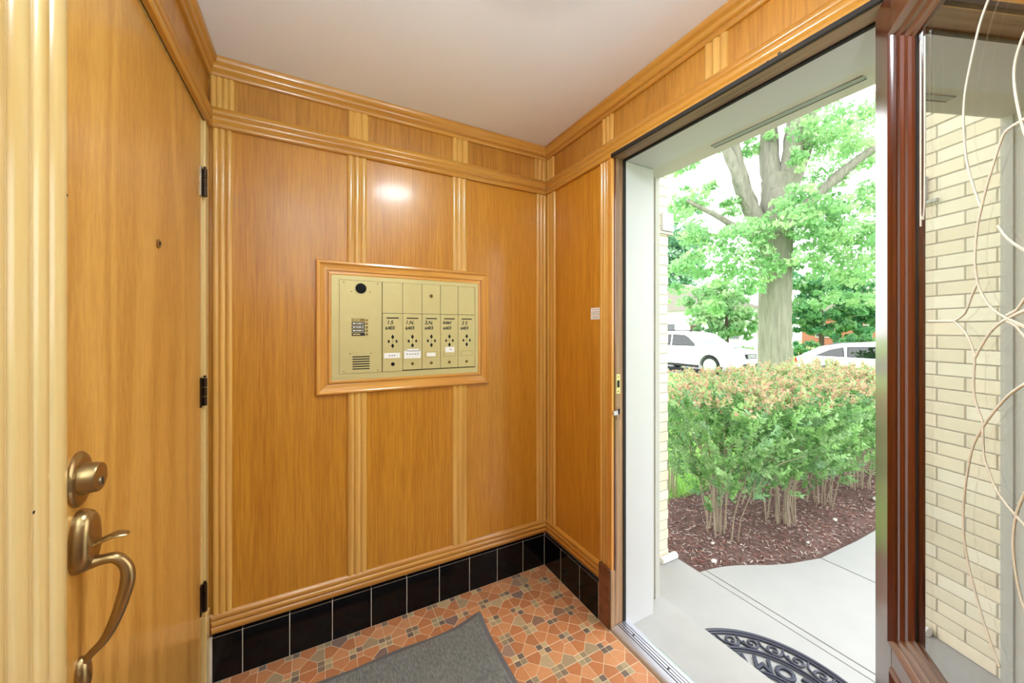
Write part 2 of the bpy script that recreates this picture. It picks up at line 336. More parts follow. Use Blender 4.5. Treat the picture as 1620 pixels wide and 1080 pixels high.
# --- black tile skirting
bb = struct(MB().box(XL, XR, YB-.0118, YB+.006, 0, TILE1-.006).build('baseboard_back', 'tile_grout'), 'black glazed tile skirting along the back wall', 'baseboard')
br = struct(MB().box(XR-.0218, XR+.006, 1.284, YB-.0125, 0, TILE1-.006).build('baseboard_right', 'tile_grout'), 'short black glazed tile skirting beside the doorway', 'baseboard')
TW = .1545
skirt = MB().prism([(0, 0), (.004, 0), (.004, TILE1-.010), (.0025, TILE1-.003), (-.004, TILE1), (-.008, TILE1), (-.008, 0)], lambda o, z, t: (t, -o, z), -.0758, .0758).mesh('tile')
gx = -.241
def skirt_tile(x0, x1):
    w = x1-x0
    if abs(w-TW) < .002: return link('tile', skirt, 'black_glaze', bb, loc=((x0+x1)/2, YB-.0085, 0))
    return MB().prism([(0, 0), (.004, 0), (.004, TILE1-.010), (.0025, TILE1-.003), (-.004, TILE1), (-.008, TILE1), (-.008, 0)], lambda o, z, t: (t, -o, z), -w/2+.0015, w/2-.0015).build('tile', 'black_glaze', bb, loc=((x0+x1)/2, YB-.0085, 0))
skirt_tile(-.334, gx)
for i in range(8): skirt_tile(gx+i*TW, gx+(i+1)*TW)
skirt_tile(gx+8*TW, XR-.0225)
ye = YB-.0125
for i in range(3):
    y1 = ye-i*TW; y0 = max(y1-TW, 1.286)
    MB().prism([(0, 0), (.004, 0), (.004, TILE1-.010), (.0025, TILE1-.003), (-.004, TILE1), (-.008, TILE1), (-.008, 0)], lambda o, z, t: (-o, t, z), y0+.0015, y1-.0015).build('tile', 'black_glaze', br, loc=(XR-.0185, 0, 0))

# --- mosaic floor: clusters of four small squares, house-shaped pentagons between them
P = .1135; CX0, CY0 = .832, 1.6165; SQ = .0262; G = .0017
FX0, FX1, FY0, FY1 = -.334, XR-.0228, YF, YB-.0128
def inset(poly, d):
    n = len(poly); out = []
    for i in range(n):
        p0, p1, p2 = Vector(poly[i-1]), Vector(poly[i]), Vector(poly[(i+1) % n])
        e1 = (p1-p0).normalized(); e2 = (p2-p1).normalized(); n1 = Vector((-e1.y, e1.x)); n2 = Vector((-e2.y, e2.x))
        bis = n1+n2; k = bis.length_squared
        out.append(p1+bis*(2*d/k) if k > 1e-6 else p1+n1*d)
    return [(q.x, q.y) for q in out]
def clip(poly, x0, x1, y0, y1):
    for ax, lim, sg in ((0, x0, 1), (0, x1, -1), (1, y0, 1), (1, y1, -1)):
        res = []
        for i in range(len(poly)):
            a, b = poly[i-1], poly[i]; ia = (a[ax]-lim)*sg >= 0; ib = (b[ax]-lim)*sg >= 0
            if ia != ib:
                t = (lim-a[ax])/(b[ax]-a[ax]); res.append((a[0]+(b[0]-a[0])*t, a[1]+(b[1]-a[1])*t))
            if ib: res.append(b)
        poly = res
        if len(poly) < 3: return []
    return poly
def area(p): return .5*sum(p[i-1][0]*p[i][1]-p[i][0]*p[i-1][1] for i in range(len(p)))
def tile_mesh(poly):
    ip = inset(poly, .0009); n = len(poly)
    vs = [(x, y, -.006) for x, y in poly]+[(x, y, -.0007) for x, y in poly]+[(x, y, 0) for x, y in ip]
    fs = [(i, (i+1) % n, n+(i+1) % n, n+i) for i in range(n)]+[(n+i, n+(i+1) % n, 2*n+(i+1) % n, 2*n+i) for i in range(n)]+[tuple(range(2*n, 3*n))]
    return vs, fs
def project(x, y, z):
    f = (math.sin(YAW), math.cos(YAW)); r = (math.cos(YAW), -math.sin(YAW)); d = x*f[0]+y*f[1]
    return (810+583.6*(x*r[0]+y*r[1])/d, 521-583.6*(z-CAMH)/d, d) if d > .05 else (-1e4, -1e4, d)
ORANGES = [lin(190, 128, 84), lin(180, 116, 74), lin(196, 138, 94), lin(174, 114, 74)]
BROWNS = [lin(138, 108, 88), lin(160, 138, 106), lin(126, 104, 94), lin(176, 152, 116), lin(150, 122, 104)]
SMALLS = [lin(128, 108, 88), lin(112, 96, 84), lin(164, 146, 112), lin(196, 138, 98), lin(146, 128, 100), lin(186, 160, 118)]
pieces = []; rr = random.Random(3)
for i in range(-12, 5):
    for j in range(-26, 3):
        cx, cy = CX0+i*P, CY0+j*P
        for sx in (-1, 1):
            for sy in (-1, 1):
                x0, x1 = sorted((cx, cx+sx*SQ)); y0, y1 = sorted((cy, cy+sy*SQ))
                pieces.append(('small_tile', [(x0, y0), (x1, y0), (x1, y1), (x0, y1)], rr.choice(SMALLS)))
        a, h2 = SQ, P/2
        base = [(a, 0), (P-a, 0), (P-a, a), (h2, h2), (a, a)]
        dark = rr.randrange(4)
        for k in range(4):
            q = []
            for x, y in base:
                u, v = x-h2, y-h2
                for _ in range(k): u, v = -v, u
                q.append((cx+h2+u, cy+h2+v))
            c = rr.choice(BROWNS) if (k == dark and rr.random() < .72) else rr.choice(ORANGES)
            pieces.append(('floor_tile', q, c))
cand = []; rest = []
for nm, poly, c in pieces:
    p2 = clip(poly, FX0, FX1, FY0, FY1)
    if not p2 or abs(area(p2)) < 2e-5: continue
    full = len(p2) == len(poly) and abs(area(p2)-area(poly)) < 1e-7
    ctr = (sum(p[0] for p in p2)/len(p2), sum(p[1] for p in p2)/len(p2)); px, py, d = project(ctr[0], ctr[1], 0)
    seen = -20 < px < 1640 and py < 1100 and not (-.3 < ctr[0] < .63 and .95 < ctr[1] < 1.50)
    cand.append((nm, inset(p2, G*.55), c, ctr, full, abs(area(p2))/d**3 if seen else 0))
shared = {}
for kind in ('floor_tile', 'small_tile'):
    lst = sorted([q for q in cand if q[0] == kind], key=lambda q: -q[5])
    for idx, (nm, poly, c, ctr, full, sc_) in enumerate(lst):
        if idx >= 300 or sc_ == 0: rest.append((poly, c)); continue
        loc = [(x-ctr[0], y-ctr[1]) for x, y in poly]
        key = (nm,)+tuple(round(v, 4) for p in loc for v in p)
        me = shared.get(key)
        if me is None:
            me = bpy.data.meshes.new(nm); vs, fs = tile_mesh(loc); me.from_pydata(vs, [], fs); me.materials.append(MATS['floor_tile']); shared[key] = me
        o = link(nm, me, None, floor, loc=(ctr[0], ctr[1], 0)); o.color = c
mb = MB(); cols = []
for poly, c in rest:
    vs, fs = tile_mesh(poly); mb.add(vs, fs); cols += [c]*len(fs)
me = bpy.data.meshes.new('floor_tiles'); me.from_pydata(mb.v, [], mb.f)
at = me.attributes.new('Col', 'FLOAT_COLOR', 'FACE'); at.data.foreach_set('color', np.array(cols, np.float32).ravel())
tag(link('floor_tiles', me, 'tile_attr', floor), kind='stuff')

# ---------------------------------------------------------------- left oak door with casing
cas = struct(MB().box(XL-.045, XL-.002, .845, .852, 0, RAIL0).build('trim_9', 'casing_pine'), 'pale reeded casing left of the oak door', 'door casing')
for a, b in ((.625, .668), (.668, .715), (.715, .762), (.762, .800), (.800, .845)):
    w = b-a; pr = [(0, -.012), (0, .002)]+[(w*(.02+.96*k/8), .003+.007*math.sin(math.pi*k/8)**.5) for k in range(9)]+[(w, .002), (w, -.012)]
    MB().prism(pr, lambda u, o, t: (XL+o, a+u, t), 0, RAIL0+.002).build('reed', 'casing_pine', cas, smooth=45)
for y, z in ((.746, 1.93), (.742, 1.43), (.836, 1.86), (.834, 1.52), (.757, 1.06), (.741, 1.20)): MB().lathe([(0, 0), (.0026, 0), (.002, .0006), (0, .0007)], lambda a, b, t: (XL+.0085+t, y+a, z+b), 8).build('nail_hole', 'putty', cas)
jm = struct(MB().box(XL-.045, XL+.004, 1.690, 1.7325, .284, RAIL0).build('trim_10', 'casing_pine', bevel=.002), 'narrow pine jamb between the oak door and back wall', 'door jamb')
MB().box(XL-.045, XL+.008, 1.680, 1.7335, 0, .284).build('plinth_block', 'casing_pine', jm, bevel=.003)
MB().box(XL-.045, XL-.003, .852, 1.690, 2.0595, RAIL0+.003).build('jamb_head', 'casing_pine', jm)
MB().box(XL-.044, XL-.004, 1.672, 1.690, .284, RAIL0).build('jamb_stop', 'casing_pine', jm, bevel=.003)
d1 = empty('door_1', (XL-.004, .855, .008)); struct(d1, 'flush oak door with brass handleset on the left wall', 'door')
MB().box(-.038, 0, 0, .812, 0, 2.05).build('slab', 'door_oak', d1, bevel=.002)
for zc, mt in ((1.8315, 'steel_hinge'), (1.0885, 'bronze_hinge'), (.3565, 'bronze_hinge')):
    hg = MB().box(-.002, .0035, .796, .815, zc-.06, zc+.045).build('hinge', mt, d1, bevel=.001)
    k = MB()
    for i in range(3): k.lathe([(.0, -.0155), (.0068, -.0155), (.0068, .0155), (0, .0155)], lambda a, b, t, zz=zc-.04+i*.033: (.009+a, .820+b, zz+t), 12)
    k.lathe([(0, 0), (.004, .0), (.005, .006), (0, .01)], lambda a, b, t: (.009+a, .820+b, zc+.043+t), 10)
    k.build('knuckle', 'bronze_hinge', hg, smooth=40)
ph = MB().lathe([(0, 0), (.011, 0), (.0115, .003), (.008, .005), (.0075, .003), (0, .003)], lambda a, b, t: (t, 1.258-.855+a, 1.522+b), 20).build('peephole', 'antique_brass', d1, smooth=40)
MB().lathe([(0, 0), (.0055, 0), (.003, .002), (0, .0025)], lambda a, b, t: (.003+t, 1.258-.855+a, 1.522+b), 16).build('lens', 'black_hole', ph, smooth=40)
for z0, z1 in ((1.020, 1.062), (.914, .962)):
    MB().box(-.020, .0005, -.0035, .0005, z0, z1).build('latch_plate', 'bronze_hinge', d1)
yl = .892-.855
db = MB().lathe([(0, 0), (.0465, 0), (.0465, .003), (.043, .006), (.034, .0075), (0, .008)], lambda a, b, t: (t, yl+.004+a*.78, 1.050+b), 32).build('deadbolt', 'antique_brass', d1, smooth=35)
MB().lathe([(0, .005), (.027, .005), (.0245, .026), (.023, .028), (.021, .0285), (0, .0285)], lambda a, b, t: (t, yl+.004+a, 1.050+b), 28).build('cylinder', 'antique_brass', db, smooth=35)
kc = MB().lathe([(0, .0285), (.008, .0285), (.0078, .030), (0, .030)], lambda a, b, t: (t, yl+.004+a, 1.042+b), 16).build('key_plug', 'steel_hinge', db, smooth=35)
MB().box(.0295, .0305, yl+.0025, yl+.0055, 1.036, 1.048).build('keyhole', 'black_hole', db)
hs = empty('handleset'); hs.parent = d1
# escutcheon: rounded lozenge plate built from stacked outlines
def lozenge(k):
    out = []
    for i in range(28):
        t = 2*math.pi*i/28; c, s_ = math.cos(t), math.sin(t)
        wz = .052*(abs(s_)**.85)*(1 if s_ > 0 else -1); wy = .033*(abs(c)**.8)*(1 if c > 0 else -1)
        wy *= (1-.12*(wz/.052))
        out.append((yl+.006+wy*k, .945+wz*k))
    return out
es = MB(); lv = [(0, 1.0), (.006, 1.0), (.014, .93), (.019, .80), (.021, .60), (.0215, .3)]
vs = [(xx, y, z) for xx, k in lv for y, z in lozenge(k)]; nn = 28
es.add(vs, [(i*nn+j, i*nn+(j+1) % nn, (i+1)*nn+(j+1) % nn, (i+1)*nn+j) for i in range(len(lv)-1) for j in range(nn)]+[tuple(range((len(lv)-1)*nn, len(lv)*nn)), tuple(range(nn-1, -1, -1))])
es.build('escutcheon', 'antique_brass', hs, smooth=60)
def bez(pts, n=5):
    """Catmull-Rom through the points"""
    pts = [Vector(p) for p in pts]; out = []
    for i in range(len(pts)-1):
        p0, p1, p2, p3 = pts[max(i-1, 0)], pts[i], pts[i+1], pts[min(i+2, len(pts)-1)]
        for k in range(n):
            t = k/n; out.append(.5*((2*p1)+(p2-p0)*t+(2*p0-5*p1+4*p2-p3)*t*t+(3*p1-p0-3*p2+p3)*t**3))
    return out+[pts[-1]]
gp = bez([(.008, yl+.006, .903), (.026, yl+.006, .905), (.045, yl+.007, .903), (.058, yl+.008, .885), (.0605, yl+.008, .862), (.055, yl+.008, .832), (.045, yl+.008, .797), (.031, yl+.008, .765), (.014, yl+.008, .746), (.006, yl+.008, .735)], 5)
gr = [float(np.interp(i/(len(gp)-1), [0, .12, .3, .45, .6, .8, .92, 1], [.012, .0085, .0085, .0105, .0095, .0068, .0058, .008])) for i in range(len(gp))]
MB().tube(gp, gr, 12, flat=1.15).build('grip', 'antique_brass', hs, smooth=60)
tl = bez([(.012, yl+.007, .932), (.028, yl+.007, .938), (.045, yl+.007, .944), (.062, yl+.007, .941)], 5)
MB().tube(tl, [float(np.interp(i/(len(tl)-1), [0, .4, .75, 1], [.0042, .0040, .0042, .0022])) for i in range(len(tl))], 10, flat=3.0).build('thumb_latch', 'antique_brass', hs, smooth=60)
ft = MB(); fl = [(0, 1.), (.005, 1.), (.011, .8), (.014, .4)]
fo = lambda k: [(yl+.008+.017*k*math.cos(2*math.pi*i/20), .712+.034*k*math.sin(2*math.pi*i/20)) for i in range(20)]
ft.add([(xx, y, z) for xx, k in fl for y, z in fo(k)], [(i*20+j, i*20+(j+1) % 20, (i+1)*20+(j+1) % 20, (i+1)*20+j) for i in range(3) for j in range(20)]+[tuple(range(60, 80)), tuple(range(19, -1, -1))])
ft.build('foot_plate', 'antique_brass', hs, smooth=60)

# ---------------------------------------------------------------- mailbox panel on the back wall
mp_ = empty('mailbox_panel', (0, YB, 0)); tag(mp_, 'brass apartment mailbox and intercom panel in a moulded wooden frame', 'mailboxes')
x0, x1, z0, z1 = MBX
fprof = [(0, 0), (0, .012), (.003, .0175), (.010, .019), (.0145, .0165), (.017, .012), (.027, .0095), (.037, .0105), (.041, .009), (.0415, .004), (.045, .004), (.047, .0115), (.053, .0125), (.058, .0105), (.0585, 0)]
fr = empty('frame'); fr.parent = mp_
MB().prism(fprof, lambda u, o, t: (t, -o, z1-u), lambda q: x0+q[0], lambda q: x1-q[0]).build('frame_rail', 'frame_wood_x', fr, smooth=38)
MB().prism(fprof, lambda u, o, t: (t, -o, z0+u), lambda q: x0+q[0], lambda q: x1-q[0]).build('frame_rail', 'frame_wood_x', fr, smooth=38)
MB().prism(fprof, lambda u, o, t: (x0+u, -o, t), lambda q: z0+q[0], lambda q: z1-q[0]).build('frame_stile', 'frame_wood_z', fr, smooth=38)
MB().prism(fprof, lambda u, o, t: (x1-u, -o, t), lambda q: z0+q[0], lambda q: z1-q[0]).build('frame_stile', 'frame_wood_z', fr, smooth=38)
px0, px1, pz0, pz1 = x0+.0585, x1-.050, z0+.0585, z1-.0525
cx = [.269+.0895*i for i in range(6)]; ct, cb, cm = 1.5235, 1.121, 1.384
bpl = MB()                                                   # border of the plate, leaving the openings
bpl.box(px0, px1, -.009, -.001, ct+.001, pz1).box(px0, px1, -.009, -.001, pz0, cb-.001).box(px0, .0935, -.009, -.001, cb-.001, ct+.001).box(cx[5]+.001, px1, -.009, -.001, cb-.001, ct+.001)
bpl.build('plate_border', 'brass_plate', mp_)
MB().box(.0935, cx[5]+.001, -.003, -.001, cb, ct).build('back_box', 'dark_gap', mp_)
ic = MB().box(.0945, .2672, -.0095, -.003, cb, ct).build('intercom_panel', 'brass_plate', mp_, bevel=.0005)
dot = lambda par, x, z, r, m='black_hole', nm='screw', y=-.0095, d=.0008: MB().lathe([(0, 0), (r, 0), (r*.9, d), (0, d)], lambda a, b, t: (x+a, y-t, z+b), 16).build(nm, m, par, smooth=40)
dot(ic, .180, 1.490, .0225, nm='speaker_hole'); rg = MB().lathe([(.0225, 0), (.0275, 0), (.0265, .0012), (.0235, .0012), (.0225, 0)], lambda a, b, t: (.180+a, -.0095-t, 1.490+b), 28).build('speaker_ring', 'brass_plate', ic, smooth=40)
for x, z in ((.112, 1.514), (.250, 1.514), (.112, 1.130), (.250, 1.130), (.142, 1.476), (.218, 1.476), (.137, 1.206), (.222, 1.206)): dot(ic, x, z, .0028, 'brass_dark')
for r_ in range(5):
    zz = 1.352-.0155*r_
    rw = MB().box(.143, .196, -.0112, -.0095, zz-.0062, zz+.0062).build('name_strip', 'directory_black' if r_ else 'brass_dark', ic)
    for x, w in ((.147, .011), (.161, .006), (.169, .013), (.185, .006)) if r_ in (1, 2, 3) else ((.147, .030),):
        MB().box(x, x+w, -.0115, -.0111, zz-.0022, zz+.0026).build('name_print', 'paper' if r_ in (1, 2, 3) else 'brass_plate', rw)
    dot(ic, .205, zz, .0052, 'brass_dark', 'bell_push', d=.0035)
for r_ in range(6):
    zz = 1.192-.0105*r_; MB().box(.146, .216, -.0101, -.0094, zz-.0023, zz+.0023).build('grille_slot', 'black_hole', ic)
NOTES = [('1.S', '6403'), ('1.N.', '6403'), ('2.N.', '6403'), ('BSMT', '6403'), ('2 S', '6403')]
front = Matrix(((1, 0, 0, 0), (0, 0, 1, 0), (0, 1, 0, 0), (0, 0, 0, 1)))
def wallmat(x, y, z, rot=0): return Matrix.Translation((x, y, z)) @ Matrix.Rotation(R(rot), 4, 'Y') @ Matrix.Rotation(R(90), 4, 'X')
for i in range(5):
    a, b = cx[i]+.0010, cx[i+1]-.0010; xm = (a+b)/2
    up = MB().box(a, b, -.0085, -.003, cm+.001, ct).build('blank_door', 'brass_plate', mp_, bevel=.0005)
    if i == 2:
        dot(up, xm, 1.470, .0095, 'brass_dark', 'lock', y=-.0085, d=.002); dot(up, xm, 1.470, .0035, 'black_hole', 'keyhole', y=-.0105)
    zb = cb+(.004 if i else .0)
    dr = MB().box(a, b, -.0105 if i else -.0125, -.003, zb, cm-.001).build('mailbox_door', 'brass_plate', mp_, bevel=.0006)
    yf = -.0105 if i else -.0125
    MB().box(xm-.027, xm+.027, yf-.0004, yf+.001, 1.3605, 1.3655).build('slot', 'black_hole', dr)
    textmesh('handwriting', NOTES[i][0], .023 if i != 3 else .018, 'ink', dr, wallmat(xm-.012, yf-.0004, 1.3425, 2), shear=.15, bold=.0006)
    textmesh('handwriting', NOTES[i][1], .021, 'ink', dr, wallmat(xm-.012, yf-.0004, 1.317, -3), shear=.1, bold=.0006)
    for dx, dz, sx, sz in ((0, .020, .0068, .0115), (0, -.020, .0068, .0115), (.017, 0, .0055, .0085), (-.017, 0, .0055, .0085)):
        MB().prism([(sx, 0), (0, sz), (-sx, 0), (0, -sz)], lambda u, v, t: (xm+dx+u, t, 1.257+dz+v), yf-.0005, yf+.001).build('peep_diamond', 'black_hole', dr)
    dot(dr, xm, 1.257, .0022, y=yf, nm='rivet_hole')
    if i == 0: dot(dr, xm+.001, 1.154, .0085, 'black_hole', 'lock_hole', y=yf)
    else:
        lk = dot(dr, xm, 1.152, .0075, 'brass_dark', 'lock', y=yf, d=.002); dot(dr, xm, 1.152, .0028, 'black_hole', 'keyhole', y=yf-.002)
    lh = MB().box(xm-.030, xm+.030, yf-.0008, yf, 1.180, 1.205).build('label_holder', 'brass_dark', dr); MB().box(xm-.0288, xm+.0288, yf-.0013, yf-.0007, 1.1812, 1.2038).build('label_slot', 'brass_plate', dr)
lowdoors = [o for o in mp_.children if o.name.startswith('mailbox_door')]
def lab(i, xa, xb, za, zb, rot=0, mat='paper', yy=-.0122):
    if i == 0: yy = -.0142
    return MB().box(xa, xb, yy-.0004, yy, za, zb).build('paper_label', mat, lowdoors[i])
l0 = lab(0, .276, .346, 1.181, 1.205); l1 = lab(1, .364, .441, 1.177, 1.213); lab(1, .378, .430, 1.210, 1.221); l2 = lab(2, .470, .512, 1.183, 1.201); l3 = lab(3, .560, .607, 1.200, 1.226)
for par, xs, z in ((l0, (.297, .308, .318), 1.193), (l1, (.376, .388, .400, .412, .424), 1.197), (l3, (.585,), 1.214)):
    for x in xs: MB().box(x, x+.006, par.data.vertices[0].co.y-.0006, par.data.vertices[0].co.y, z-.002, z+.002).build('pen_mark', 'grey_ink', par)

# small notice sticker by the doorway
st = empty('notice_sticker', (XR, 1.329, 1.385)); tag(st, 'small white printed notice stuck on the dark panel beside the doorway', 'sticker')
MB().box(-.0012, 0, -.033, .033, -.027, .027).build('paper', 'paper', st)
for k, (zz, w, m) in enumerate(((.018, .040, 'red_ink'), (.008, .050, 'grey_ink'), (-.002, .050, 'grey_ink'), (-.012, .046, 'red_ink'), (-.020, .038, 'grey_ink'))):
    MB().box(-.0018, -.0012, -w/2, w/2, zz-.0008, zz+.0008).build('print_line', m, st)

# ---------------------------------------------------------------- doorway: jamb, white frame, threshold
jb = struct(MB().box(1.166, 1.212, DY1, 1.225, 0, RAIL0+.012).build('trim_11', 'worn_jamb', bevel=.002), 'worn dark timber door jamb with strike plate', 'door jamb')
MB().box(1.143, 1.166, 1.2135, 1.240, .25, RAIL0).build('jamb_edge', 'frame_wood_z', jb, bevel=.004)
MB().box(1.158, 1.167, 1.2105, 1.222, .25, RAIL0).build('jamb_bead', 'mahogany', jb, bevel=.002)
plb = MB().box(1.1325, 1.168, 1.2175, 1.286, 0, .262).build('plinth_block', 'mahogany_rail', jb, bevel=.003)
MB().box(1.136, 1.168, 1.2105, 1.2178, 0, .258).build('plinth_return', 'worn_jamb', jb, bevel=.002)
MB().box(1.166, 1.212, DY0-.013, DY0, 0, RAIL0+.012).build('jamb', 'worn_jamb', jb, bevel=.002)
MB().box(1.141, 1.166, DY0-.03, DY0+.006, 0, RAIL0).build('jamb_edge', 'frame_wood_z', jb, bevel=.004)
MB().box(1.150, 1.212, DY0, DY1, RAIL0+.002, RAIL0+.014).build('head_jamb', 'worn_jamb_y', jb, bevel=.002)
MB().box(1.137, 1.150, DY0, DY1, RAIL0-.003, RAIL0+.012).build('head_bead', 'putty', jb, bevel=.002)
MB().box(1.2095, 1.2245, 1.2075, 1.226, 0, RAIL0).box(1.2125, 1.2235, DY0, DY1, RAIL0-.004, RAIL0+.012).build('weather_seal', 'dark_gap', jb)
sp = MB().box(1.168, 1.192, 1.2098, 1.2118, 1.028, 1.114).build('strike_plate', 'brass_plate', jb, bevel=.0008)
MB().box(1.173, 1.187, 1.2092, 1.2099, 1.056, 1.087).build('strike_hole', 'black_hole', sp)
for z in (1.103, 1.039): MB().lathe([(0, 0), (.004, 0), (.003, .001), (0, .001)], lambda a, b, t: (1.180+a, 1.2098-t, z+b), 12).build('screw', 'brass_dark', sp)
s2 = MB().box(1.170, 1.192, 1.2098, 1.2118, .914, .972).build('lower_strike', 'worn_jamb', jb)
MB().box(1.176, 1.188, 1.2090, 1.2099, .938, .962).build('strike_hole', 'black_hole', s2); MB().box(1.150, 1.174, 1.205, 1.2098, .936, .954).build('bare_chip', 'white_paint', s2, bevel=.001)

wf = struct(MB().box(1.2225, 1.397, 1.207, 1.276, -.018, RAIL0-.004).build('trim_12', 'white_paint', bevel=.002), 'white painted frame lining the outside of the doorway', 'door frame')
MB().box(1.2225, 1.397, .236, .300, -.018, RAIL0-.004).build('frame_side', 'white_paint', wf, bevel=.002)
MB().box(1.2225, 1.397, .236, 1.276, RAIL0-.003, RAIL0+.06).build('frame_head', 'white_paint', wf, bevel=.002)
ex = struct(MB().box(1.212, 1.515, 1.2765, 1.665, -.3, 2.9).box(1.212, 1.515, -1.3, .2355, -.3, 2.9).box(1.398, 1.515, .2355, 1.2765, 2.062, 2.9).box(1.212, 1.398, .2355, 1.2765, RAIL0+.061, 2.9).build('wall_exterior', 'soffit_paint'), 'masonry front wall around the doorway with pale lintel', 'wall')
MB().box(1.485, 1.5155, 1.270, 1.2768, -.018, 2.062).build('corner_bead', 'grey_stone_trim', ex)
MB().box(1.428, 1.452, .47, .945, 2.0585, 2.0622).build('soffit_slot', 'slot_grey', ex); MB().box(1.4515, 1.4535, .47, .945, 2.0575, 2.0622).build('slot_edge', 'dark_gap', ex)
th = struct(MB().prism([(1.134, -.002), (1.140, .008), (1.150, .014), (1.225, .016), (1.240, .012), (1.252, -.018), (1.134, -.018)], lambda x, z, t: (x, t, z), DY0+.002, 1.2095).build('trim_13', 'aluminium', smooth=30), 'ribbed aluminium threshold of the doorway', 'threshold')
for x in (1.176, 1.187, 1.200, 1.212): MB().box(x-.0012, x+.0012, DY0+.003, 1.2085, .0146, .0166).build('groove', 'aluminium_groove', th)
for y in (1.135, .96, .78, .6): MB().lathe([(0, 0), (.0045, 0), (.0035, .0012), (0, .0012)], lambda a, b, t: (1.1935+a, y+b, .0158+t), 12).build('screw', 'aluminium_groove', th)

# ---------------------------------------------------------------- leaded glass entry door, swung inwards
AZ = R(55.5); d2 = empty('door_2', (1.15, .357, .012)); d2.rotation_euler = (0, 0, math.atan2(-math.cos(AZ), -math.sin(AZ)))
struct(d2, 'dark mahogany entry door with leaded glass standing open', 'door')
T = .055; DWID = .90; DH = 2.03; GX0, GX1, GZ0, GZ1 = .083, .817, .632, 1.93
bx = lambda a, b, c, d_: MB().box(a, b, 0, T, c, d_)
bx(0, GX0, 0, DH).build('stile', 'mahogany', d2, bevel=.002); bx(GX1, DWID, 0, DH).build('stile', 'mahogany', d2, bevel=.002)
bx(GX0, GX1, GZ1, DH).build('top_rail', 'mahogany_rail', d2, bevel=.001)
PZ0, PZ1 = .20, GZ0-.050
bx(GX0, GX1, PZ1, GZ0).build('lock_rail', 'mahogany_rail', d2, bevel=.001); bx(GX0, GX1, 0, PZ0).build('bottom_rail', 'mahogany_rail', d2, bevel=.001)
pn = MB().prism([(.012, PZ0), (.012, PZ1), (.04, PZ1), (.04, PZ0)], lambda y, z, t: (t, y, z), GX0, GX1).build('panel', 'mahogany', d2)
MB().box(GX0+.06, GX1-.06, .003, .013, PZ0+.06, PZ1-.06).build('raised_field', 'mahogany', pn, bevel=.008)
mprof = [(0, -.004), (.005, -.008), (.012, -.004), (.015, .002), (.026, .004), (.029, .009), (.040, .011), (.043, .0155), (.049, .0175), (.0495, .030), (0, .030)]
def mould(par, a, b, c, d_, prof, nm, mat, matr):
    MB().prism(prof, lambda u, o, t: (a+u, o, t), lambda q: c+q[0], lambda q: d_-q[0]).build(nm, mat, par, smooth=35)
    MB().prism(prof, lambda u, o, t: (b-u, o, t), lambda q: c+q[0], lambda q: d_-q[0]).build(nm, mat, par, smooth=35)
    MB().prism(prof, lambda u, o, t: (t, o, c+u), lambda q: a+q[0], lambda q: b-q[0]).build(nm, matr, par, smooth=35)
    MB().prism(prof, lambda u, o, t: (t, o, d_-u), lambda q: a+q[0], lambda q: b-q[0]).build(nm, matr, par, smooth=35)
mould(d2, GX0, GX1, GZ0, GZ1, mprof, 'glass_moulding', 'mahogany', 'mahogany_rail')
mould(d2, GX0, GX1, PZ0, PZ1, [(0, -.003), (.006, -.006), (.012, -.002), (.016, .006), (.026, .009), (.030, .014), (0, .014)], 'panel_moulding', 'mahogany', 'mahogany_rail')
gl = MB().box(GX0+.046, GX1-.046, .021, .027, GZ0+.045, GZ1-.045).build('glass', 'door_glass', d2)
# lead cames, each a run of (distance along the door, height)
CAMES = [
 [(0.146, 1.86), (0.146, 1.5)],
 [(0.16, 1.86), (0.16, 1.54), (0.146, 1.52)],
 [(0.3371, 1.7894), (0.3173, 1.7663), (0.2931, 1.7135), (0.2819, 1.6795), (0.2786, 1.6401), (0.2851, 1.5756), (0.3054, 1.5177), (0.3217, 1.4833)],
 [(0.4283, 1.7011), (0.4076, 1.6918), (0.391, 1.6651), (0.3887, 1.6364), (0.3966, 1.5934), (0.4129, 1.5435)],
 [(0.3977, 1.5775), (0.3829, 1.578), (0.3672, 1.5731), (0.3479, 1.5404), (0.3316, 1.5089), (0.3217, 1.4833), (0.3114, 1.452), (0.3069, 1.4037), (0.3129, 1.3714)],
 [(0.3129, 1.3714), (0.2978, 1.3501), (0.2819, 1.3257), (0.253, 1.3129)],
 [(0.3129, 1.3714), (0.3231, 1.3529), (0.3412, 1.3327), (0.3757, 1.314)],
 [(0.1743, 1.3145), (0.253, 1.3129)],
 [(0.253, 1.3129), (0.2819, 1.2949), (0.2978, 1.275), (0.3069, 1.2546)],
 [(0.3757, 1.314), (0.3479, 1.2999), (0.3274, 1.2808), (0.3069, 1.2546)],
 [(0.3069, 1.2546), (0.3039, 1.2206), (0.3069, 1.1894), (0.3246, 1.1588)],
 [(0.3757, 1.314), (0.3933, 1.3255), (0.4129, 1.3444)],
 [(0.3757, 1.314), (0.391, 1.3042), (0.4129, 1.285)],
 [(0.4182, 1.2327), (0.3852, 1.2131), (0.3609, 1.1913), (0.3344, 1.1628), (0.3129, 1.1337), (0.2978, 1.1047), (0.2851, 1.0551), (0.2786, 1.0115), (0.2786, 0.9703), (0.2899, 0.9251), (0.3129, 0.8793), (0.3344, 0.8461), (0.3609, 0.8156)],
 [(0.3246, 1.1588), (0.3274, 1.1087), (0.3385, 1.0886), (0.3545, 1.0666), (0.391, 1.0463)],
 [(0.4161, 1.0986), (0.3933, 1.0516), (0.3864, 1.014), (0.3887, 0.9806), (0.3989, 0.944), (0.4129, 0.924)],
 [(0.3571, 1.4484), (0.3769, 1.425), (0.4129, 1.3998)]]
cm_ = MB()
mid = (GX0+GX1)/2
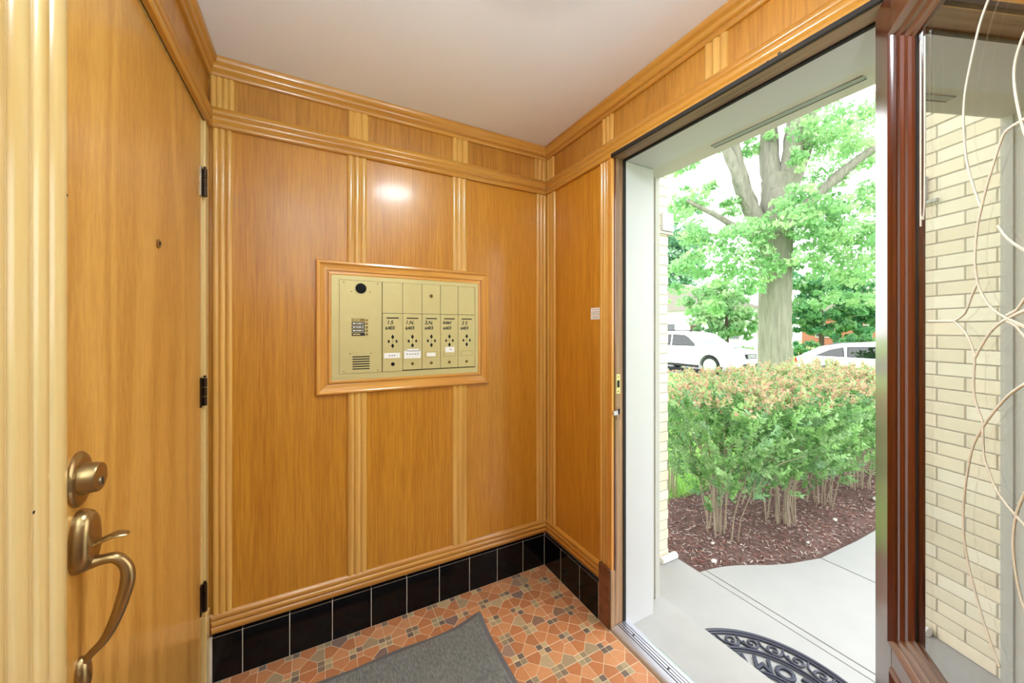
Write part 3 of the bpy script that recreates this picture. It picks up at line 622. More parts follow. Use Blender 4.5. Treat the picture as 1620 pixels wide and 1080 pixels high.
def to_centre(L_):
    """runs that reach the middle of the pane are carried on to the centre line, where their mirror images meet them"""
    L_ = list(L_)
    for end in (0, -1):
        (s1, z1), (s0, z0) = (L_[0], L_[1]) if end == 0 else (L_[-1], L_[-2])
        if .372 < s1 < mid:
            q = (mid, z1+max(-.12, min(.12, (z1-z0)/max(.02, abs(s1-s0))*(mid-s1)*.6))); L_ = [q]+L_ if end == 0 else L_+[q]
    return L_
for L_ in map(to_centre, CAMES):
    for mir in (0, 1):
        pts = bez([((2*mid-s_ if mir else s_), .020, z) for s_, z in L_], 3)
        pts = [p for p in pts if GX0+.045 < p.x < GX1-.045 and GZ0+.045 < p.z < GZ1-.045]
        if mir: pts = [p for p in pts if p.x >= mid-1e-4]
        else: pts = [p for p in pts if p.x <= mid+1e-4]
        if len(pts) > 1: cm_.tube(pts, .0021, 8)
cm_.v = [(x, .0206+(y-.020)*.4, z) for x, y, z in cm_.v]
cm_.build('came', 'lead_came', gl, smooth=50)
MB().box(GX0+.0490, GX0+.0515, .0185, .0208, GZ0+.045, GZ1-.045).build('putty_line', 'putty', d2)
for z in (.25, 1.0, 1.75):
    k = MB().lathe([(0, -.05), (.007, -.05), (.007, .05), (0, .05)], lambda a, b, t: (-.004+a, T+.006+b, z+t), 12).build('hinge', 'antique_brass', d2, smooth=40)
kb = MB().lathe([(0, 0), (.03, 0), (.03, .006), (.012, .01), (.011, .035), (.026, .045), (.028, .06), (.018, .07), (0, .072)], lambda a, b, t: (.84+a, -t, .98+b), 24).build('knob', 'antique_brass', d2, smooth=40)

# ---------------------------------------------------------------- ceiling lamp
LX, LY = .50, .76
lp = empty('ceiling_lamp', (LX, LY, ZC)); tag(lp, 'round flush ceiling lamp with frosted glass bowl', 'lamp')
MB().lathe([(0, 0), (.150, 0), (.157, -.008), (.157, -.030), (.150, -.036), (.132, -.036), (.130, -.026), (0, -.026)], lambda a, b, t: (a, b, t), 40).build('mounting_pan', 'lamp_ring', lp, smooth=40)
MB().lathe([(.001, -.066), (.03, -.0655), (.07, -.060), (.105, -.049), (.125, -.037), (.129, -.030), (.001, -.0275)], lambda a, b, t: (a, b, t), 40).build('glass_bowl', 'lamp_glass', lp, smooth=60)
MB().lathe([(0, -.064), (.009, -.067), (.010, -.071), (.004, -.076), (0, -.077)], lambda a, b, t: (a, b, t), 16).build('finial', 'lamp_ring', lp, smooth=40)

sn = empty('fill_uplight', (XL, -.42, 1.52)); tag(sn, 'added brass bowl uplight behind the camera, filling the ceiling with light', 'lamp')  # added fill lamp out of view, throws neutral light onto the ceiling
MB().box(0, .014, -.04, .04, -.10, .03).build('back_plate', 'lamp_ring', sn, bevel=.004)
MB().lathe([(.001, -.085), (.05, -.078), (.09, -.05), (.11, -.015), (.114, .012), (.109, .012), (.104, -.012), (.001, -.014)], lambda a, b, t: (.128+a, b, t), 28).build('bowl', 'lamp_ring', sn, smooth=60)
MB().lathe([(.001, -.010), (.098, -.010), (.098, -.004), (.001, -.003)], lambda a, b, t: (.128+a, b, t), 28).build('diffuser', 'fill_uplight_glow', sn, smooth=30)

# ---------------------------------------------------------------- grey doormat inside
dm = empty('doormat', (.20, 1.24, 0)); tag(dm, 'grey ribbed doormat with rubber edge on the tile floor, corner lifted', 'doormat')
def mat_grid(x0, x1, y0, y1, zt, zb, nx, ny):
    m = MB(); vs = []
    lift = lambda x, y: .030*max(0, 1-math.hypot(x-.46, y-.30)/.13)**1.6
    for lay in (zt, zb):
        for j in range(ny+1):
            for i in range(nx+1):
                x = x0+(x1-x0)*i/nx; y = y0+(y1-y0)*j/ny; vs.append((x, y+(.004*math.sin(x*19) if j == ny else 0), lay+lift(x, y)))
    K = (nx+1)*(ny+1); idx = lambda i, j, l: l*K+j*(nx+1)+i; fs = []
    for j in range(ny):
        for i in range(nx): fs += [(idx(i, j, 0), idx(i+1, j, 0), idx(i+1, j+1, 0), idx(i, j+1, 0)), (idx(i, j, 1), idx(i, j+1, 1), idx(i+1, j+1, 1), idx(i+1, j, 1))]
    for i in range(nx): fs += [(idx(i, 0, 0), idx(i, 0, 1), idx(i+1, 0, 1), idx(i+1, 0, 0)), (idx(i, ny, 0), idx(i+1, ny, 0), idx(i+1, ny, 1), idx(i, ny, 1))]
    for j in range(ny): fs += [(idx(0, j, 0), idx(0, j+1, 0), idx(0, j+1, 1), idx(0, j, 1)), (idx(nx, j, 0), idx(nx, j, 1), idx(nx, j+1, 1), idx(nx, j+1, 0))]
    return m.add(vs, fs)
mat_grid(-.50, .465, -.34, .305, .0045, .0006, 40, 28).build('rubber_backing', 'mat_rubber', dm, smooth=30)
# ribbed pile: fine ridges
nr = 160; m = MB(); vs = []; lift = lambda x, y: .030*max(0, 1-math.hypot(x-.46, y-.30)/.13)**1.6
ys = [-.322+(.287+.322)*j/24 for j in range(25)]
for y in ys:
    for i in range(2*nr+1):
        x = -.482+.927*i/(2*nr); vs.append((x, y, (.0088 if i % 2 else .0062)+lift(x, y)+random.uniform(-.0006, .0006)))
w = 2*nr+1
m.add(vs, [(j*w+i, j*w+i+1, (j+1)*w+i+1, (j+1)*w+i) for j in range(24) for i in range(2*nr)])
m.build('ribbed_pile', 'mat_pile', dm)

# ---------------------------------------------------------------- outside: step, porch, walk
ZP = -.20
struct(MB().box(1.2, 1.53, -1.3, 1.2765, -.32, -.018).build('floor_step', 'sill_concrete', bevel=.004), 'grey concrete door step outside the threshold', 'step')
struct(MB().box(1.53, 2.117, -2.5, 1.72, -.4, ZP).build('floor_porch', 'concrete', bevel=.004), 'bright concrete porch slab in front of the door', 'slab')
WALK = [(2.12, 1.475), (2.19, 1.466), (2.307, 1.438), (2.42, 1.393), (2.589, 1.303), (2.705, 1.256), (2.955, 1.187), (3.204, 1.174), (3.437, 1.161), (3.72, 1.157), (4.6, 1.15), (10.4, 1.15)]
ycurve = lambda x: float(np.interp(x, [p[0] for p in WALK], [p[1] for p in WALK]))
wk = struct(MB().box(2.119, 10.4, -1.2, 1.14, -.42, ZP-.018).build('floor_walk', 'brick_mortar'), 'pale concrete front walk with curved edge', 'walkway')
def slab(xa, xb):
    n = max(2, int((xb-xa)/.06)); xs = [xa+(xb-xa)*i/n for i in range(n+1)]
    poly = [(xa, -1.2), (xb, -1.2)]+[(x, ycurve(x)) for x in reversed(xs)]
    MB().prism(poly, lambda x, y, t: (x, y, t), ZP-.12, ZP-.001).build('paving_slab', 'concrete', wk, bevel=.003)
for a, b in ((2.122, 2.166), (2.172, 2.953), (2.961, 3.9), (3.908, 5.2), (5.208, 6.6), (6.608, 8.4), (8.408, 10.4)): slab(a, b)

# --- cream brick wing wall
CH, BL = .0644, .2075; YW = 1.665; XW0, XW1 = 1.5155, 2.072
wing = struct(MB().box(XW0, XW1-.004, YW+.004, YW+.19, -.3, 3.0).build('wall_wing', 'brick_mortar'), 'cream brick wing wall beside the porch', 'wall')
CREAMS = [lin(226, 216, 192), lin(222, 210, 184), lin(230, 220, 198), lin(220, 208, 182), lin(228, 214, 188)]
bshare = {}
def brick(xa, xb, za, zb, ya, yb):
    w_, d_, h_ = round(xb-xa, 4), round(yb-ya, 4), round(zb-za, 4); key = (w_, d_, h_)
    if key not in bshare:
        mb_ = MB().box(-w_/2+.003, w_/2-.003, -d_/2, d_/2-.003, -h_/2+.003, h_/2-.003)
        me = mb_.mesh('brick'); me.materials.append(MATS['cream_brick'])
        bm = bmesh.new(); bm.from_mesh(me); bmesh.ops.bevel(bm, geom=bm.edges[:], offset=.0022, segments=1, affect='EDGES'); bm.to_mesh(me); bm.free(); bshare[key] = me
    o = link('brick', bshare[key], None, wing, loc=((xa+xb)/2, (ya+yb)/2+random.uniform(-.001, .001), (za+zb)/2)); o.color = random.choice(CREAMS)
for c in range(45):
    za = ZP+.0+c*CH; x = XW0+.028-BL-(BL/2 if c % 2 else 0)
    while x < XW1-.01:
        xa, xb = max(x, XW0+.001), min(x+BL, XW1)
        if xb-xa > .03: brick(xa, xb, za, za+CH, YW, YW+.1)
        x += BL
MB().box(1.992, 2.094, YW-.022, YW+.06, 1.955, 2.075).build('stone_block', 'white_paint', wing, bevel=.004); MB().box(1.95, 2.10, YW-.014, YW+.06, 1.936, 1.953).build('stone_ledge', 'grey_stone_trim', wing, bevel=.002)
dp = tag(MB().tube([(1.97, YW-.026, ZP+.022), (2.05, YW-.026, ZP+.022), (2.108, YW-.026, ZP+.022)], .021, 14).build('drain_pipe', 'white_pvc', smooth=40), 'short white drain pipe at the foot of the brick wall', 'pipe')

# --- half-round rubber mat with scrolls and lettering
RM, MC = .427, (1.580, .775)
rm = empty('welcome_mat', (MC[0], MC[1], ZP)); tag(rm, 'black half-round cast rubber welcome mat with open scrollwork on the porch', 'doormat')
def arc(r, a0=-90, a1=90, n=40, z=.007): return [(r*math.cos(R(a0+(a1-a0)*i/n)), r*math.sin(R(a0+(a1-a0)*i/n)), z) for i in range(n+1)]
rim = MB().tube(arc(RM-.010), .0085, 8).tube(arc(RM-.026), .0055, 8); rim.tube([(0, -RM+.006, .007), (0, RM-.006, .007)], .009, 8); rim.build('rim', 'cast_rubber', rm, smooth=60)
MB().tube(arc(.318, -88, 88), .006, 8).tube(arc(.302, -88, 88), .004, 8).build('outer_band', 'cast_rubber', rm, smooth=60)
MB().tube(arc(.205, -86, 86), .006, 8).tube(arc(.190, -86, 86), .004, 8).build('inner_band', 'cast_rubber', rm, smooth=60)
sc_m = MB()
def spiral(cx_, cy_, r0, r1, a0, turns, n=18): return [(cx_+(r0+(r1-r0)*i/n)*math.cos(R(a0)+turns*2*math.pi*i/n), cy_+(r0+(r1-r0)*i/n)*math.sin(R(a0)+turns*2*math.pi*i/n), .007) for i in range(n+1)]
for k in range(13):
    a = R(-84+14*k); r = .361; c_ = (r*math.cos(a), r*math.sin(a)); sg = 1 if k % 2 else -1
    sc_m.tube(spiral(c_[0], c_[1], .034, .007, math.degrees(a)+90*sg, 1.35*sg), [.0062-.002*i/18 for i in range(19)], 7)
    a2 = a+R(7); sc_m.tube(bez([(.336*math.cos(a), .336*math.sin(a), .007), (.352*math.cos(a2), .352*math.sin(a2), .008), (.390*math.cos(a2+R(2)), .390*math.sin(a2+R(2)), .007)], 4), .005, 7)
for k in range(7):
    a = R(-72+24*k); r = .135; sg = 1 if k % 2 else -1
    sc_m.tube(spiral(r*math.cos(a), r*math.sin(a), .046, .008, math.degrees(a), 1.4*sg), [.0062-.002*i/18 for i in range(19)], 7)
for k in range(4):
    a = R(-60+40*k); r = .055; sc_m.tube(spiral(r*math.cos(a), r*math.sin(a), .026, .006, 40*k, 1.2), .005, 7)
for k in (-1, 1):
    for q in range(3):
        a = R(k*(70+7*q)); sc_m.tube(bez([(.225*math.cos(a), .225*math.sin(a), .007), (.25*math.cos(a+.05*k), .25*math.sin(a+.05*k), .009), (.285*math.cos(a), .285*math.sin(a), .007)], 4), .006, 7)
sc_m.build('scrollwork', 'cast_rubber', rm, smooth=60)
for i, ch in enumerate('WELCOME'):
    a = R(-57+19*i); r = .252
    Mx = Matrix.Translation((r*math.cos(a), r*math.sin(a), .006)) @ Matrix.Rotation(a+R(90), 4, 'Z')
    textmesh('letter', ch, .098, 'cast_rubber', rm, Mx, extrude=.004, bevel=.003)

# --- ground: mulch bed, lawn, street
zg = lambda x: float(np.interp(x, [2, 5, 12.4], [ZP-.01, ZP-.04, -.42]))
def sheet(name, xs, vf, nv, mat, zfun):
    m = MB(); vs = []
    for x in xs:
        y0_, y1_ = vf(x)
        for j in range(nv+1): y = y0_+(y1_-y0_)*j/nv; vs.append((x, y, zfun(x, y)))
    k = nv+1; return m.add(vs, [(i*k+j, i*k+j+1, (i+1)*k+j+1, (i+1)*k+j) for i in range(len(xs)-1) for j in range(nv)]).build(name, mat, smooth=180)
hum = lambda x, y: .012*math.sin(x*9+y*4)+.010*math.sin(y*13-x*5)+.008*math.sin(x*23+y*17)
shr = [(2.627, 1.614), (3.202, 1.50), (3.798, 1.49), (4.463, 1.49), (5.1, 1.49)]
def zmulch(x, y):
    e = min(1, max(0, (y-ycurve(x))/.12)); b_ = sum(.035*math.exp(-((x-a)**2+(y-c)**2)/.05) for a, c in shr)
    return ZP-.028+e*(.022+hum(x, y)*.7+b_)
mul = struct(sheet('floor_mulch', [2.118+i*.06 for i in range(80)], lambda x: (ycurve(x)+.001, 2.25), 28, 'mulch_soil', zmulch), 'brown mulch bed under the hedge', 'mulch bed')
n = 16000; X = RNG.uniform(2.14, 6.2, n); u = RNG.uniform(0, 1, n)**1.1; Y = np.array([ycurve(x)+.03+(2.2-ycurve(x))*q for x, q in zip(X, u)]); Z = np.array([zmulch(x, y) for x, y in zip(X, Y)])+RNG.uniform(.002, .014, n)
A, B = rand_axes(n, .020, .0045); A[:, 2] *= .3; B[:, 2] *= .5
pal = np.array([lin(150, 112, 104)[:3], lin(120, 84, 76)[:3], lin(176, 150, 144)[:3], lin(92, 70, 64)[:3], lin(198, 184, 176)[:3], lin(138, 92, 80)[:3]])
ch = link('mulch_chips', quads_mesh('mulch_chips', np.c_[X, Y, Z], A, B, pal[RNG.integers(0, 6, n)], 'chip'), None, mul); tag(ch, kind='stuff')
PEB = [((2.30, 1.50), .017, 'small white pebble in the mulch nearest the brick wall'), ((2.44, 1.60), .012, 'tiny pale pebble in front of the first hedge stems'), ((3.62, 1.36), .016, 'white pebble in the mulch in front of the third hedge stems'), ((4.32, 1.33), .030, 'flat white stone at the far right edge of the mulch bed'), ((3.05, 1.30), .011, 'tiny pale stone at the curve of the walk')]
for (x, y), r_, lb in PEB:
    bm = bmesh.new(); bmesh.ops.create_icosphere(bm, subdivisions=2, radius=r_)
    for v in bm.verts: v.co = Vector((v.co.x*1.3, v.co.y*.9, v.co.z*.6))*(1+.12*math.sin(v.co.x*300+v.co.y*200))
    me = bpy.data.meshes.new('pebble'); bm.to_mesh(me); bm.free()
    for p in me.polygons: p.use_smooth = True
    tag(link('pebble', me, 'pebble', loc=(x, y, zmulch(x, y)+r_*.45)), lb, 'stone')
struct(sheet('floor_lawn', [2.118+i*.35 for i in range(30)], lambda x: (2.24, 24), 40, 'lawn', lambda x, y: zg(x)-.012+.01*math.sin(x*7+y*5)), 'bright green front lawn behind the hedge', 'lawn')
n = 40000; X = RNG.uniform(2.2, 8, n); Y = 2.2+RNG.uniform(0, 1, n)**1.6*5; Z = np.array([zg(x) for x in X])+.012
A, B = rand_axes(n, .035, .004); A[:, 2] = np.abs(A[:, 2])+.02; gp_ = np.array([lin(150, 196, 100)[:3], lin(176, 214, 124)[:3], lin(128, 176, 90)[:3]])
tag(link('grass_blades', quads_mesh('grass_blades', np.c_[X, Y, Z], A, B, gp_[RNG.integers(0, 3, n)], 'leaf'), None), 'short grass blades of the front lawn', 'grass', kind='stuff')
struct(MB().box(10.4, 12.45, -25, 60, -.8, -.40).build('floor_parkway', 'lawn'), 'grass parkway strip along the street', 'lawn')
struct(MB().box(12.45, 20.5, -40, 80, -.8, -.44).build('floor_street', 'asphalt'), 'grey asphalt street behind the parked cars', 'street')
struct(MB().box(20.5, 70, -60, 110, -.8, -.36).build('floor_far_lawn', 'lawn'), 'pale lawn across the street', 'lawn')
struct(MB().box(2.118, 10.4, -25, -1.2, -.6, ZP-.04).build('floor_side_lawn', 'lawn'), 'lawn on the near side of the front walk', 'lawn')

# ---------------------------------------------------------------- hedge shrubs
LEAFG = np.array([lin(136, 180, 110)[:3], lin(162, 204, 132)[:3], lin(118, 164, 98)[:3], lin(178, 214, 154)[:3], lin(150, 190, 142)[:3]])
LEAFR = np.array([lin(200, 164, 138)[:3], lin(212, 184, 152)[:3], lin(186, 144, 122)[:3], lin(184, 188, 130)[:3]])
def shrub(x, y, top, label, rx=.40, ry=.42, nl=9000, nst=17, low=.30, grp='hedge shrubs along the walk'):
    zb = zmulch(x, y) if y < 2.2 else zg(x)
    o = empty('hedge_shrub', (x, y, zb)); tag(o, label, 'shrub', grp); H = top-zb
    m = MB(); tips = []
    for i in range(nst):
        a = RNG.uniform(0, 2*math.pi); r0 = RNG.uniform(.02, .12); r1 = RNG.uniform(.25, 1)*min(rx, ry)*1.0; hh = H*RNG.uniform(.6, .93)
        b0 = Vector((r0*math.cos(a), r0*math.sin(a), -.02)); b1 = Vector((r1*math.cos(a+RNG.uniform(-.4, .4)), r1*math.sin(a), hh))
        pts = [b0+(b1-b0)*t+Vector((math.cos(a), math.sin(a), 0))*(-.05*math.sin(math.pi*t))+Vector(RNG.normal(0, .008, 3)) for t in (0, .25, .5, .75, 1)]
        m.tube(pts, [RNG.uniform(.003, .0075)*k for k in (1, .85, .7, .5, .25)], 5)
        for t in (.45, .6, .75):
            p = b0+(b1-b0)*t; q = p+Vector(RNG.normal(0, .09, 3))+Vector((0, 0, .12)); m.tube([p, (p+q)/2+Vector((0, 0, .01)), q], [.003, .0025, .0012], 4)
    m.build('stems', 'stem_bark', o, smooth=60)
    per = 26; ns = nl//per; zf = low+(1-low)*RNG.uniform(0, 1, ns*6)
    dens = np.clip((zf-low)/.40, .10, 1)**1.2; keep = RNG.uniform(0, 1, ns*6) < dens; zf = zf[keep][:ns]; ns = len(zf)
    rad = np.clip(.34+(zf-low)/.55, .3, 1); ang = RNG.uniform(0, 2*math.pi, ns); rr_ = RNG.uniform(.12, 1, ns)**.55*rad
    se = (np.abs(np.cos(ang))**3+np.abs(np.sin(ang))**3)**(-1/3)
    C0 = np.c_[rr_*se*np.cos(ang)*rx, rr_*se*np.sin(ang)*ry, zf*H-.06]
    D = np.c_[np.cos(ang)*.55, np.sin(ang)*.55, np.full(ns, .75)]+RNG.normal(0, .38, (ns, 3)); D /= np.linalg.norm(D, axis=1)[:, None]
    Ls = RNG.uniform(.09, .17, ns); tt = np.tile(np.linspace(.05, 1, per), ns); k_ = np.repeat(np.arange(ns), per); n = len(k_)
    off = RNG.normal(0, 1, (n, 3)); off -= (off*D[k_]).sum(1)[:, None]*D[k_]; off /= np.linalg.norm(off, axis=1)[:, None]
    C = C0[k_]+D[k_]*(tt*Ls[k_])[:, None]+off*.013; C[:, 2] = np.minimum(C[:, 2], H+RNG.normal(0, .018, n))
    sz = RNG.uniform(.7, 1.25, (n, 1)); A = (off*.8+D[k_]*.6+RNG.normal(0, .25, (n, 3))); A /= np.linalg.norm(A, axis=1)[:, None]
    B = np.cross(A, D[k_]+RNG.normal(0, .5, (n, 3))); B /= np.linalg.norm(B, axis=1)[:, None]+1e-9; A *= .0165*sz; B *= .0095*sz
    cl = (LEAFG[RNG.integers(0, 5, ns)]*RNG.uniform(.62, 1.15, (ns, 1)))[k_]*RNG.uniform(.85, 1.12, (n, 1))
    red = RNG.uniform(0, 1, n) < np.clip((C[:, 2]/H-.88)/.09, 0, 1)*.75
    cl[red] = LEAFR[RNG.integers(0, 4, int(red.sum()))]
    link('leaves', quads_mesh('leaves', C, A, B, cl, 'leaf'), None, o)
    return o
names = ['first hedge shrub of the front row, nearest the brick wall', 'second hedge shrub of the front row along the curved walk', 'third hedge shrub of the front row, with thick dark stem base', 'fourth hedge shrub of the front row, toward the right edge', 'fifth hedge shrub of the front row, mostly cut by the door']
for (x, y), nm in zip(shr, names): shrub(x, y+.04, .885, nm, rx=.43, ry=.40, nl=14500, low=.22)
for i, (x, nm) in enumerate(((2.95, 'bare-stemmed hedge shrub of the back row, half hidden by the brick wall'), (3.75, 'second hedge shrub of the back row, behind the front stems'), (4.55, 'third hedge shrub of the back row'), (5.35, 'fourth hedge shrub of the back row'), (6.2, 'fifth hedge shrub of the back row'))):
    shrub(x, 2.34, .87, nm, rx=.47, ry=.42, nl=9500, nst=14, low=.40, grp='hedge shrubs of the back row')

# ---------------------------------------------------------------- trees
def blob_leaves(blobs, dens, la, lb, pal, droop=.4):
    Cs = []; cs = []
    for (cx_, cy_, cz_, rx, ry, rz) in blobs:
        n = int(dens*(rx*ry*rz)**(2/3)); d_ = RNG.normal(size=(n, 3)); d_ /= np.linalg.norm(d_, axis=1)[:, None]; r_ = RNG.uniform(.25, 1, n)**.5
        # sprays: pull leaves toward random sub-centres inside the blob
        k = max(6, n//28); sub = RNG.normal(size=(k, 3)); sub /= np.linalg.norm(sub, axis=1)[:, None]; sub *= RNG.uniform(.3, 1, (k, 1))
        w_ = RNG.integers(0, k, n); p = sub[w_]+d_*r_[:, None]*.26
        p[:, 2] -= .10*np.hypot(p[:, 0]-sub[w_, 0], p[:, 1]-sub[w_, 1])
        Cs.append(p*np.array([rx, ry, rz])+np.array([cx_, cy_, cz_])); cs.append(pal[RNG.integers(0, len(pal), k)][w_]*RNG.uniform(.85, 1.15, (n, 1)))
    C = np.vstack(Cs); A, B = rand_axes(len(C), la, lb, droop)
    return C, A, B, np.clip(np.vstack(cs), 0, 1)
PALE = np.array([lin(146, 192, 128)[:3], lin(162, 204, 146)[:3], lin(130, 180, 118)[:3], lin(178, 210, 152)[:3]])
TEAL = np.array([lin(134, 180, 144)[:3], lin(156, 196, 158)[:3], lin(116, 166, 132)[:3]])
DEEP = np.array([lin(108, 160, 104)[:3], lin(88, 144, 96)[:3], lin(134, 180, 118)[:3]])
TX, TY = 10.25, 5.07; ZT = -.41
tr = empty('street_tree', (TX, TY, ZT)); tag(tr, 'large street tree with thick grey trunk behind the hedge', 'tree')
def limb(pts, rad, nm='limb', n=12, parent=tr):
    pp = bez(pts, 5); k = len(pp); rr_ = [float(np.interp(i/(k-1), np.linspace(0, 1, len(rad)), rad)) for i in range(k)]
    m = MB().tube(pp, rr_, n)
    m.v = [(x+RNG.normal(0, .012), y+RNG.normal(0, .012), z) for x, y, z in m.v]
    return m.build(nm, 'tree_bark', parent, smooth=80)
# right in the picture is (.47, -.25...) : local axes of the view
rv = Vector((math.cos(YAW), -math.sin(YAW), 0)); fv = Vector((math.sin(YAW), math.cos(YAW), 0))
loc_ = lambda r_, f_, z_: rv*r_+fv*f_+Vector((0, 0, z_))
limb([loc_(0, 0, -.05), loc_(.0, 0, .35), loc_(0, 0, 1.2), loc_(.0, 0, 2.4), loc_(.02, 0, 3.6), loc_(.10, .05, 4.9), loc_(.16, .1, 5.6)], [.52, .42, .355, .345, .35, .36, .34], 'trunk', 20)
limb([loc_(-.08, 0, 3.6), loc_(-.45, .1, 4.6), loc_(-.75, .2, 5.6), loc_(-1.0, .3, 7.2)], [.2, .2, .18, .12])
limb([loc_(-.55, .1, 4.7), loc_(-.95, -.05, 5.5), loc_(-1.45, -.1, 6.6)], [.14, .13, .09])
limb([loc_(.05, 0, 5.2), loc_(.0, .2, 6.0), loc_(.02, .3, 7.6)], [.26, .22, .14]); limb([loc_(.2, 0, 5.2), loc_(.38, -.1, 6.2), loc_(.45, -.1, 7.8)], [.24, .21, .13])
limb([loc_(.25, 0, 5.1), loc_(.62, .1, 5.8), loc_(.95, .2, 6.5), loc_(1.1, .2, 7.8)], [.22, .19, .16, .1])
limb([loc_(.25, 0, 4.3), loc_(.9, -.1, 5.0), loc_(1.7, -.2, 5.75), loc_(2.7, -.3, 6.5)], [.13, .12, .11, .07]); limb([loc_(-.2, 0, 3.7), loc_(-1.2, -.2, 4.3), loc_(-2.3, -.2, 4.9)], [.09, .07, .04])
bl = []
for r_, f_, z_, a_, c_ in [(-.5, -.9, 4.2, .8, .45), (.45, -.8, 3.95, .8, .45), (1.3, -.5, 3.9, .95, .5), (-1.3, -.5, 3.75, .9, .5), (-.1, -.9, 4.75, .55, .36), (2.1, -.3, 4.0, .9, .5), (-2.0, -.1, 3.3, .8, .45), (-1.1, -.6, 3.0, .8, .45), (1.5, -.4, 3.2, .8, .42), (2.3, .2, 3.3, .8, .45), (1.4, .4, 4.9, .75, .42), (2.4, 0, 5.1, .85, .45), (-2.2, .3, 4.9, .8, .45), (-1.7, .4, 5.3, .5, .3), (.05, -.7, 5.7, .4, .36), (.55, -.6, 6.5, .8, .42), (1.5, 0, 6.3, .9, .45), (2.6, .3, 6.3, .8, .45), (-.3, .4, 6.6, .6, .35), (-1.2, .5, 6.9, .8, .4), (2.2, .4, 7.3, .9, .5), (.2, 0, 7.7, 1.2, .5), (-2.4, .2, 6.0, .7, .4), (-.55, -.8, 3.3, .6, .36), (.62, -.6, 3.3, .5, .3), (2.2, -.6, 4.6, .6, .32), (-1.9, .2, 4.1, .8, .4), (1.0, -.6, 4.5, .7, .36), (.3, -1.0, 4.3, .6, .34), (-2.6, .3, 2.6, .6, .36), (-1.6, .1, 2.3, .6, .32), (2.5, .4, 2.6, .7, .36), (1.6, .3, 2.5, .5, .28), (2.9, .1, 4.4, .6, .36), (1.9, .5, 5.7, .7, .36), (-.9, .3, 4.9, .5, .3)]:
    p = loc_(r_, f_, z_); bl.append((p.x, p.y, p.z, a_, a_, c_))
link('foliage', quads_mesh('foliage', *blob_leaves(bl, 1750, .058, .042, PALE, .6), 'leaf'), None, tr)
def bgtree(name, px, py0, depth, h, blobs, pal, label, trunk_r=.16, dens=420, la=.16):
    p = fv*depth+rv*((px-810)/583.6*depth); o = empty(name, (p.x, p.y, -.40)); tag(o, label, 'tree', 'trees across the street')
    limb([Vector((0, 0, -.05)), Vector((.05, .05, h*.3)), Vector((-.05, 0, h*.6)), Vector((.05, 0, h*.85))], [trunk_r, trunk_r*.8, trunk_r*.5, trunk_r*.2], 'trunk', 9, o).data.materials[0] = MATS['dark_bark']
    bl = []
    for r_, z_, a_, c_ in blobs: q = rv*r_+fv*RNG.uniform(-.6, .6)+Vector((0, 0, z_)); bl.append((q.x, q.y, q.z, a_, a_, c_))
    link('foliage', quads_mesh('foliage', *blob_leaves(bl, dens, la, la*.7, pal, .3), 'leaf'), None, o)
bgtree('shade_tree', 1150, 0, 22.5, 4.6, [(-1.5, 2.6, 1.3, .9), (.2, 3.1, 1.5, .9), (1.3, 2.4, 1.2, .8), (0, 1.9, 1.6, .7), (-.6, 4.0, 1.3, .8), (.9, 4.0, 1.2, .8), (-2, 3.6, 1.1, .7), (1.0, 1.7, 1.0, .6), (-.9, 1.7, 1.0, .5)], PALE*.88, 'yellow-green shade tree across the street left of the trunk')
bgtree('shade_tree', 1300, 0, 23, 5.2, [(-1.5, 2.9, 1.5, .9), (.2, 2.5, 1.5, .9), (1.6, 3.0, 1.5, .9), (0, 4.2, 1.6, .9), (1.4, 4.6, 1.4, .8), (-1.2, 4.6, 1.3, .8), (.9, 1.7, 1.2, .6), (2.6, 4.0, 1.2, .8), (2.8, 2.3, 1.3, .9), (-.8, 1.8, 1.1, .6), (2.1, 1.5, 1.0, .6)], DEEP, 'dark green shade tree across the street right of the trunk', dens=520)
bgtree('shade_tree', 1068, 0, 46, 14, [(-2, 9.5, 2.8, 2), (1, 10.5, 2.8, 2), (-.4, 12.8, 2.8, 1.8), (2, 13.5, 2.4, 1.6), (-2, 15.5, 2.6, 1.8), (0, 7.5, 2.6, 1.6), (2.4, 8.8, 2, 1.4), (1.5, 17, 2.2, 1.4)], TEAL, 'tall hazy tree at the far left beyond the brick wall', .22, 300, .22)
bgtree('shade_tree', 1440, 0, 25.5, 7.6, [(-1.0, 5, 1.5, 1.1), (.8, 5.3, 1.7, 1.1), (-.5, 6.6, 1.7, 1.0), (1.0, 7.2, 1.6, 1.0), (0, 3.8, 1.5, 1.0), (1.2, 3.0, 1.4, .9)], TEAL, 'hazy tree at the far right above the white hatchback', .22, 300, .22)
def bush(px, depth, w_, h_, label, pal=DEEP):
    p = fv*depth+rv*((px-810)/583.6*depth); o = empty('rounded_bush', (p.x, p.y, -.38)); tag(o, label, 'bush', 'bushes across the street')
    m = MB(); 
    for i in range(6): a = i*1.05; m.tube([(.1*math.cos(a), .1*math.sin(a), 0), (w_*.4*math.cos(a), w_*.4*math.sin(a), h_*.7)], [.04, .015], 5)
    m.build('stems', 'dark_bark', o)
    link('leaves', quads_mesh('leaves', *blob_leaves([(rv.x*w_*t, rv.y*w_*t, h_*.5, w_*.55, w_*.55, h_*.52) for t in (-.5, 0, .5)], 700, .11, .075, pal, .2), 'leaf'), None, o)
bush(1356, 20.5, 1.4, 1.5, 'dark green clipped bush behind the white hatchback', DEEP*.85); bush(1270, 20.2, 1.0, 1.2, 'low green bush just right of the big trunk'); bush(1165, 20.4, .9, 1.0, 'low pale bush behind the white suv', PALE*.9); bush(1100, 24, 1.1, 1.2, 'small bush in front of the white house', PALE*.9)

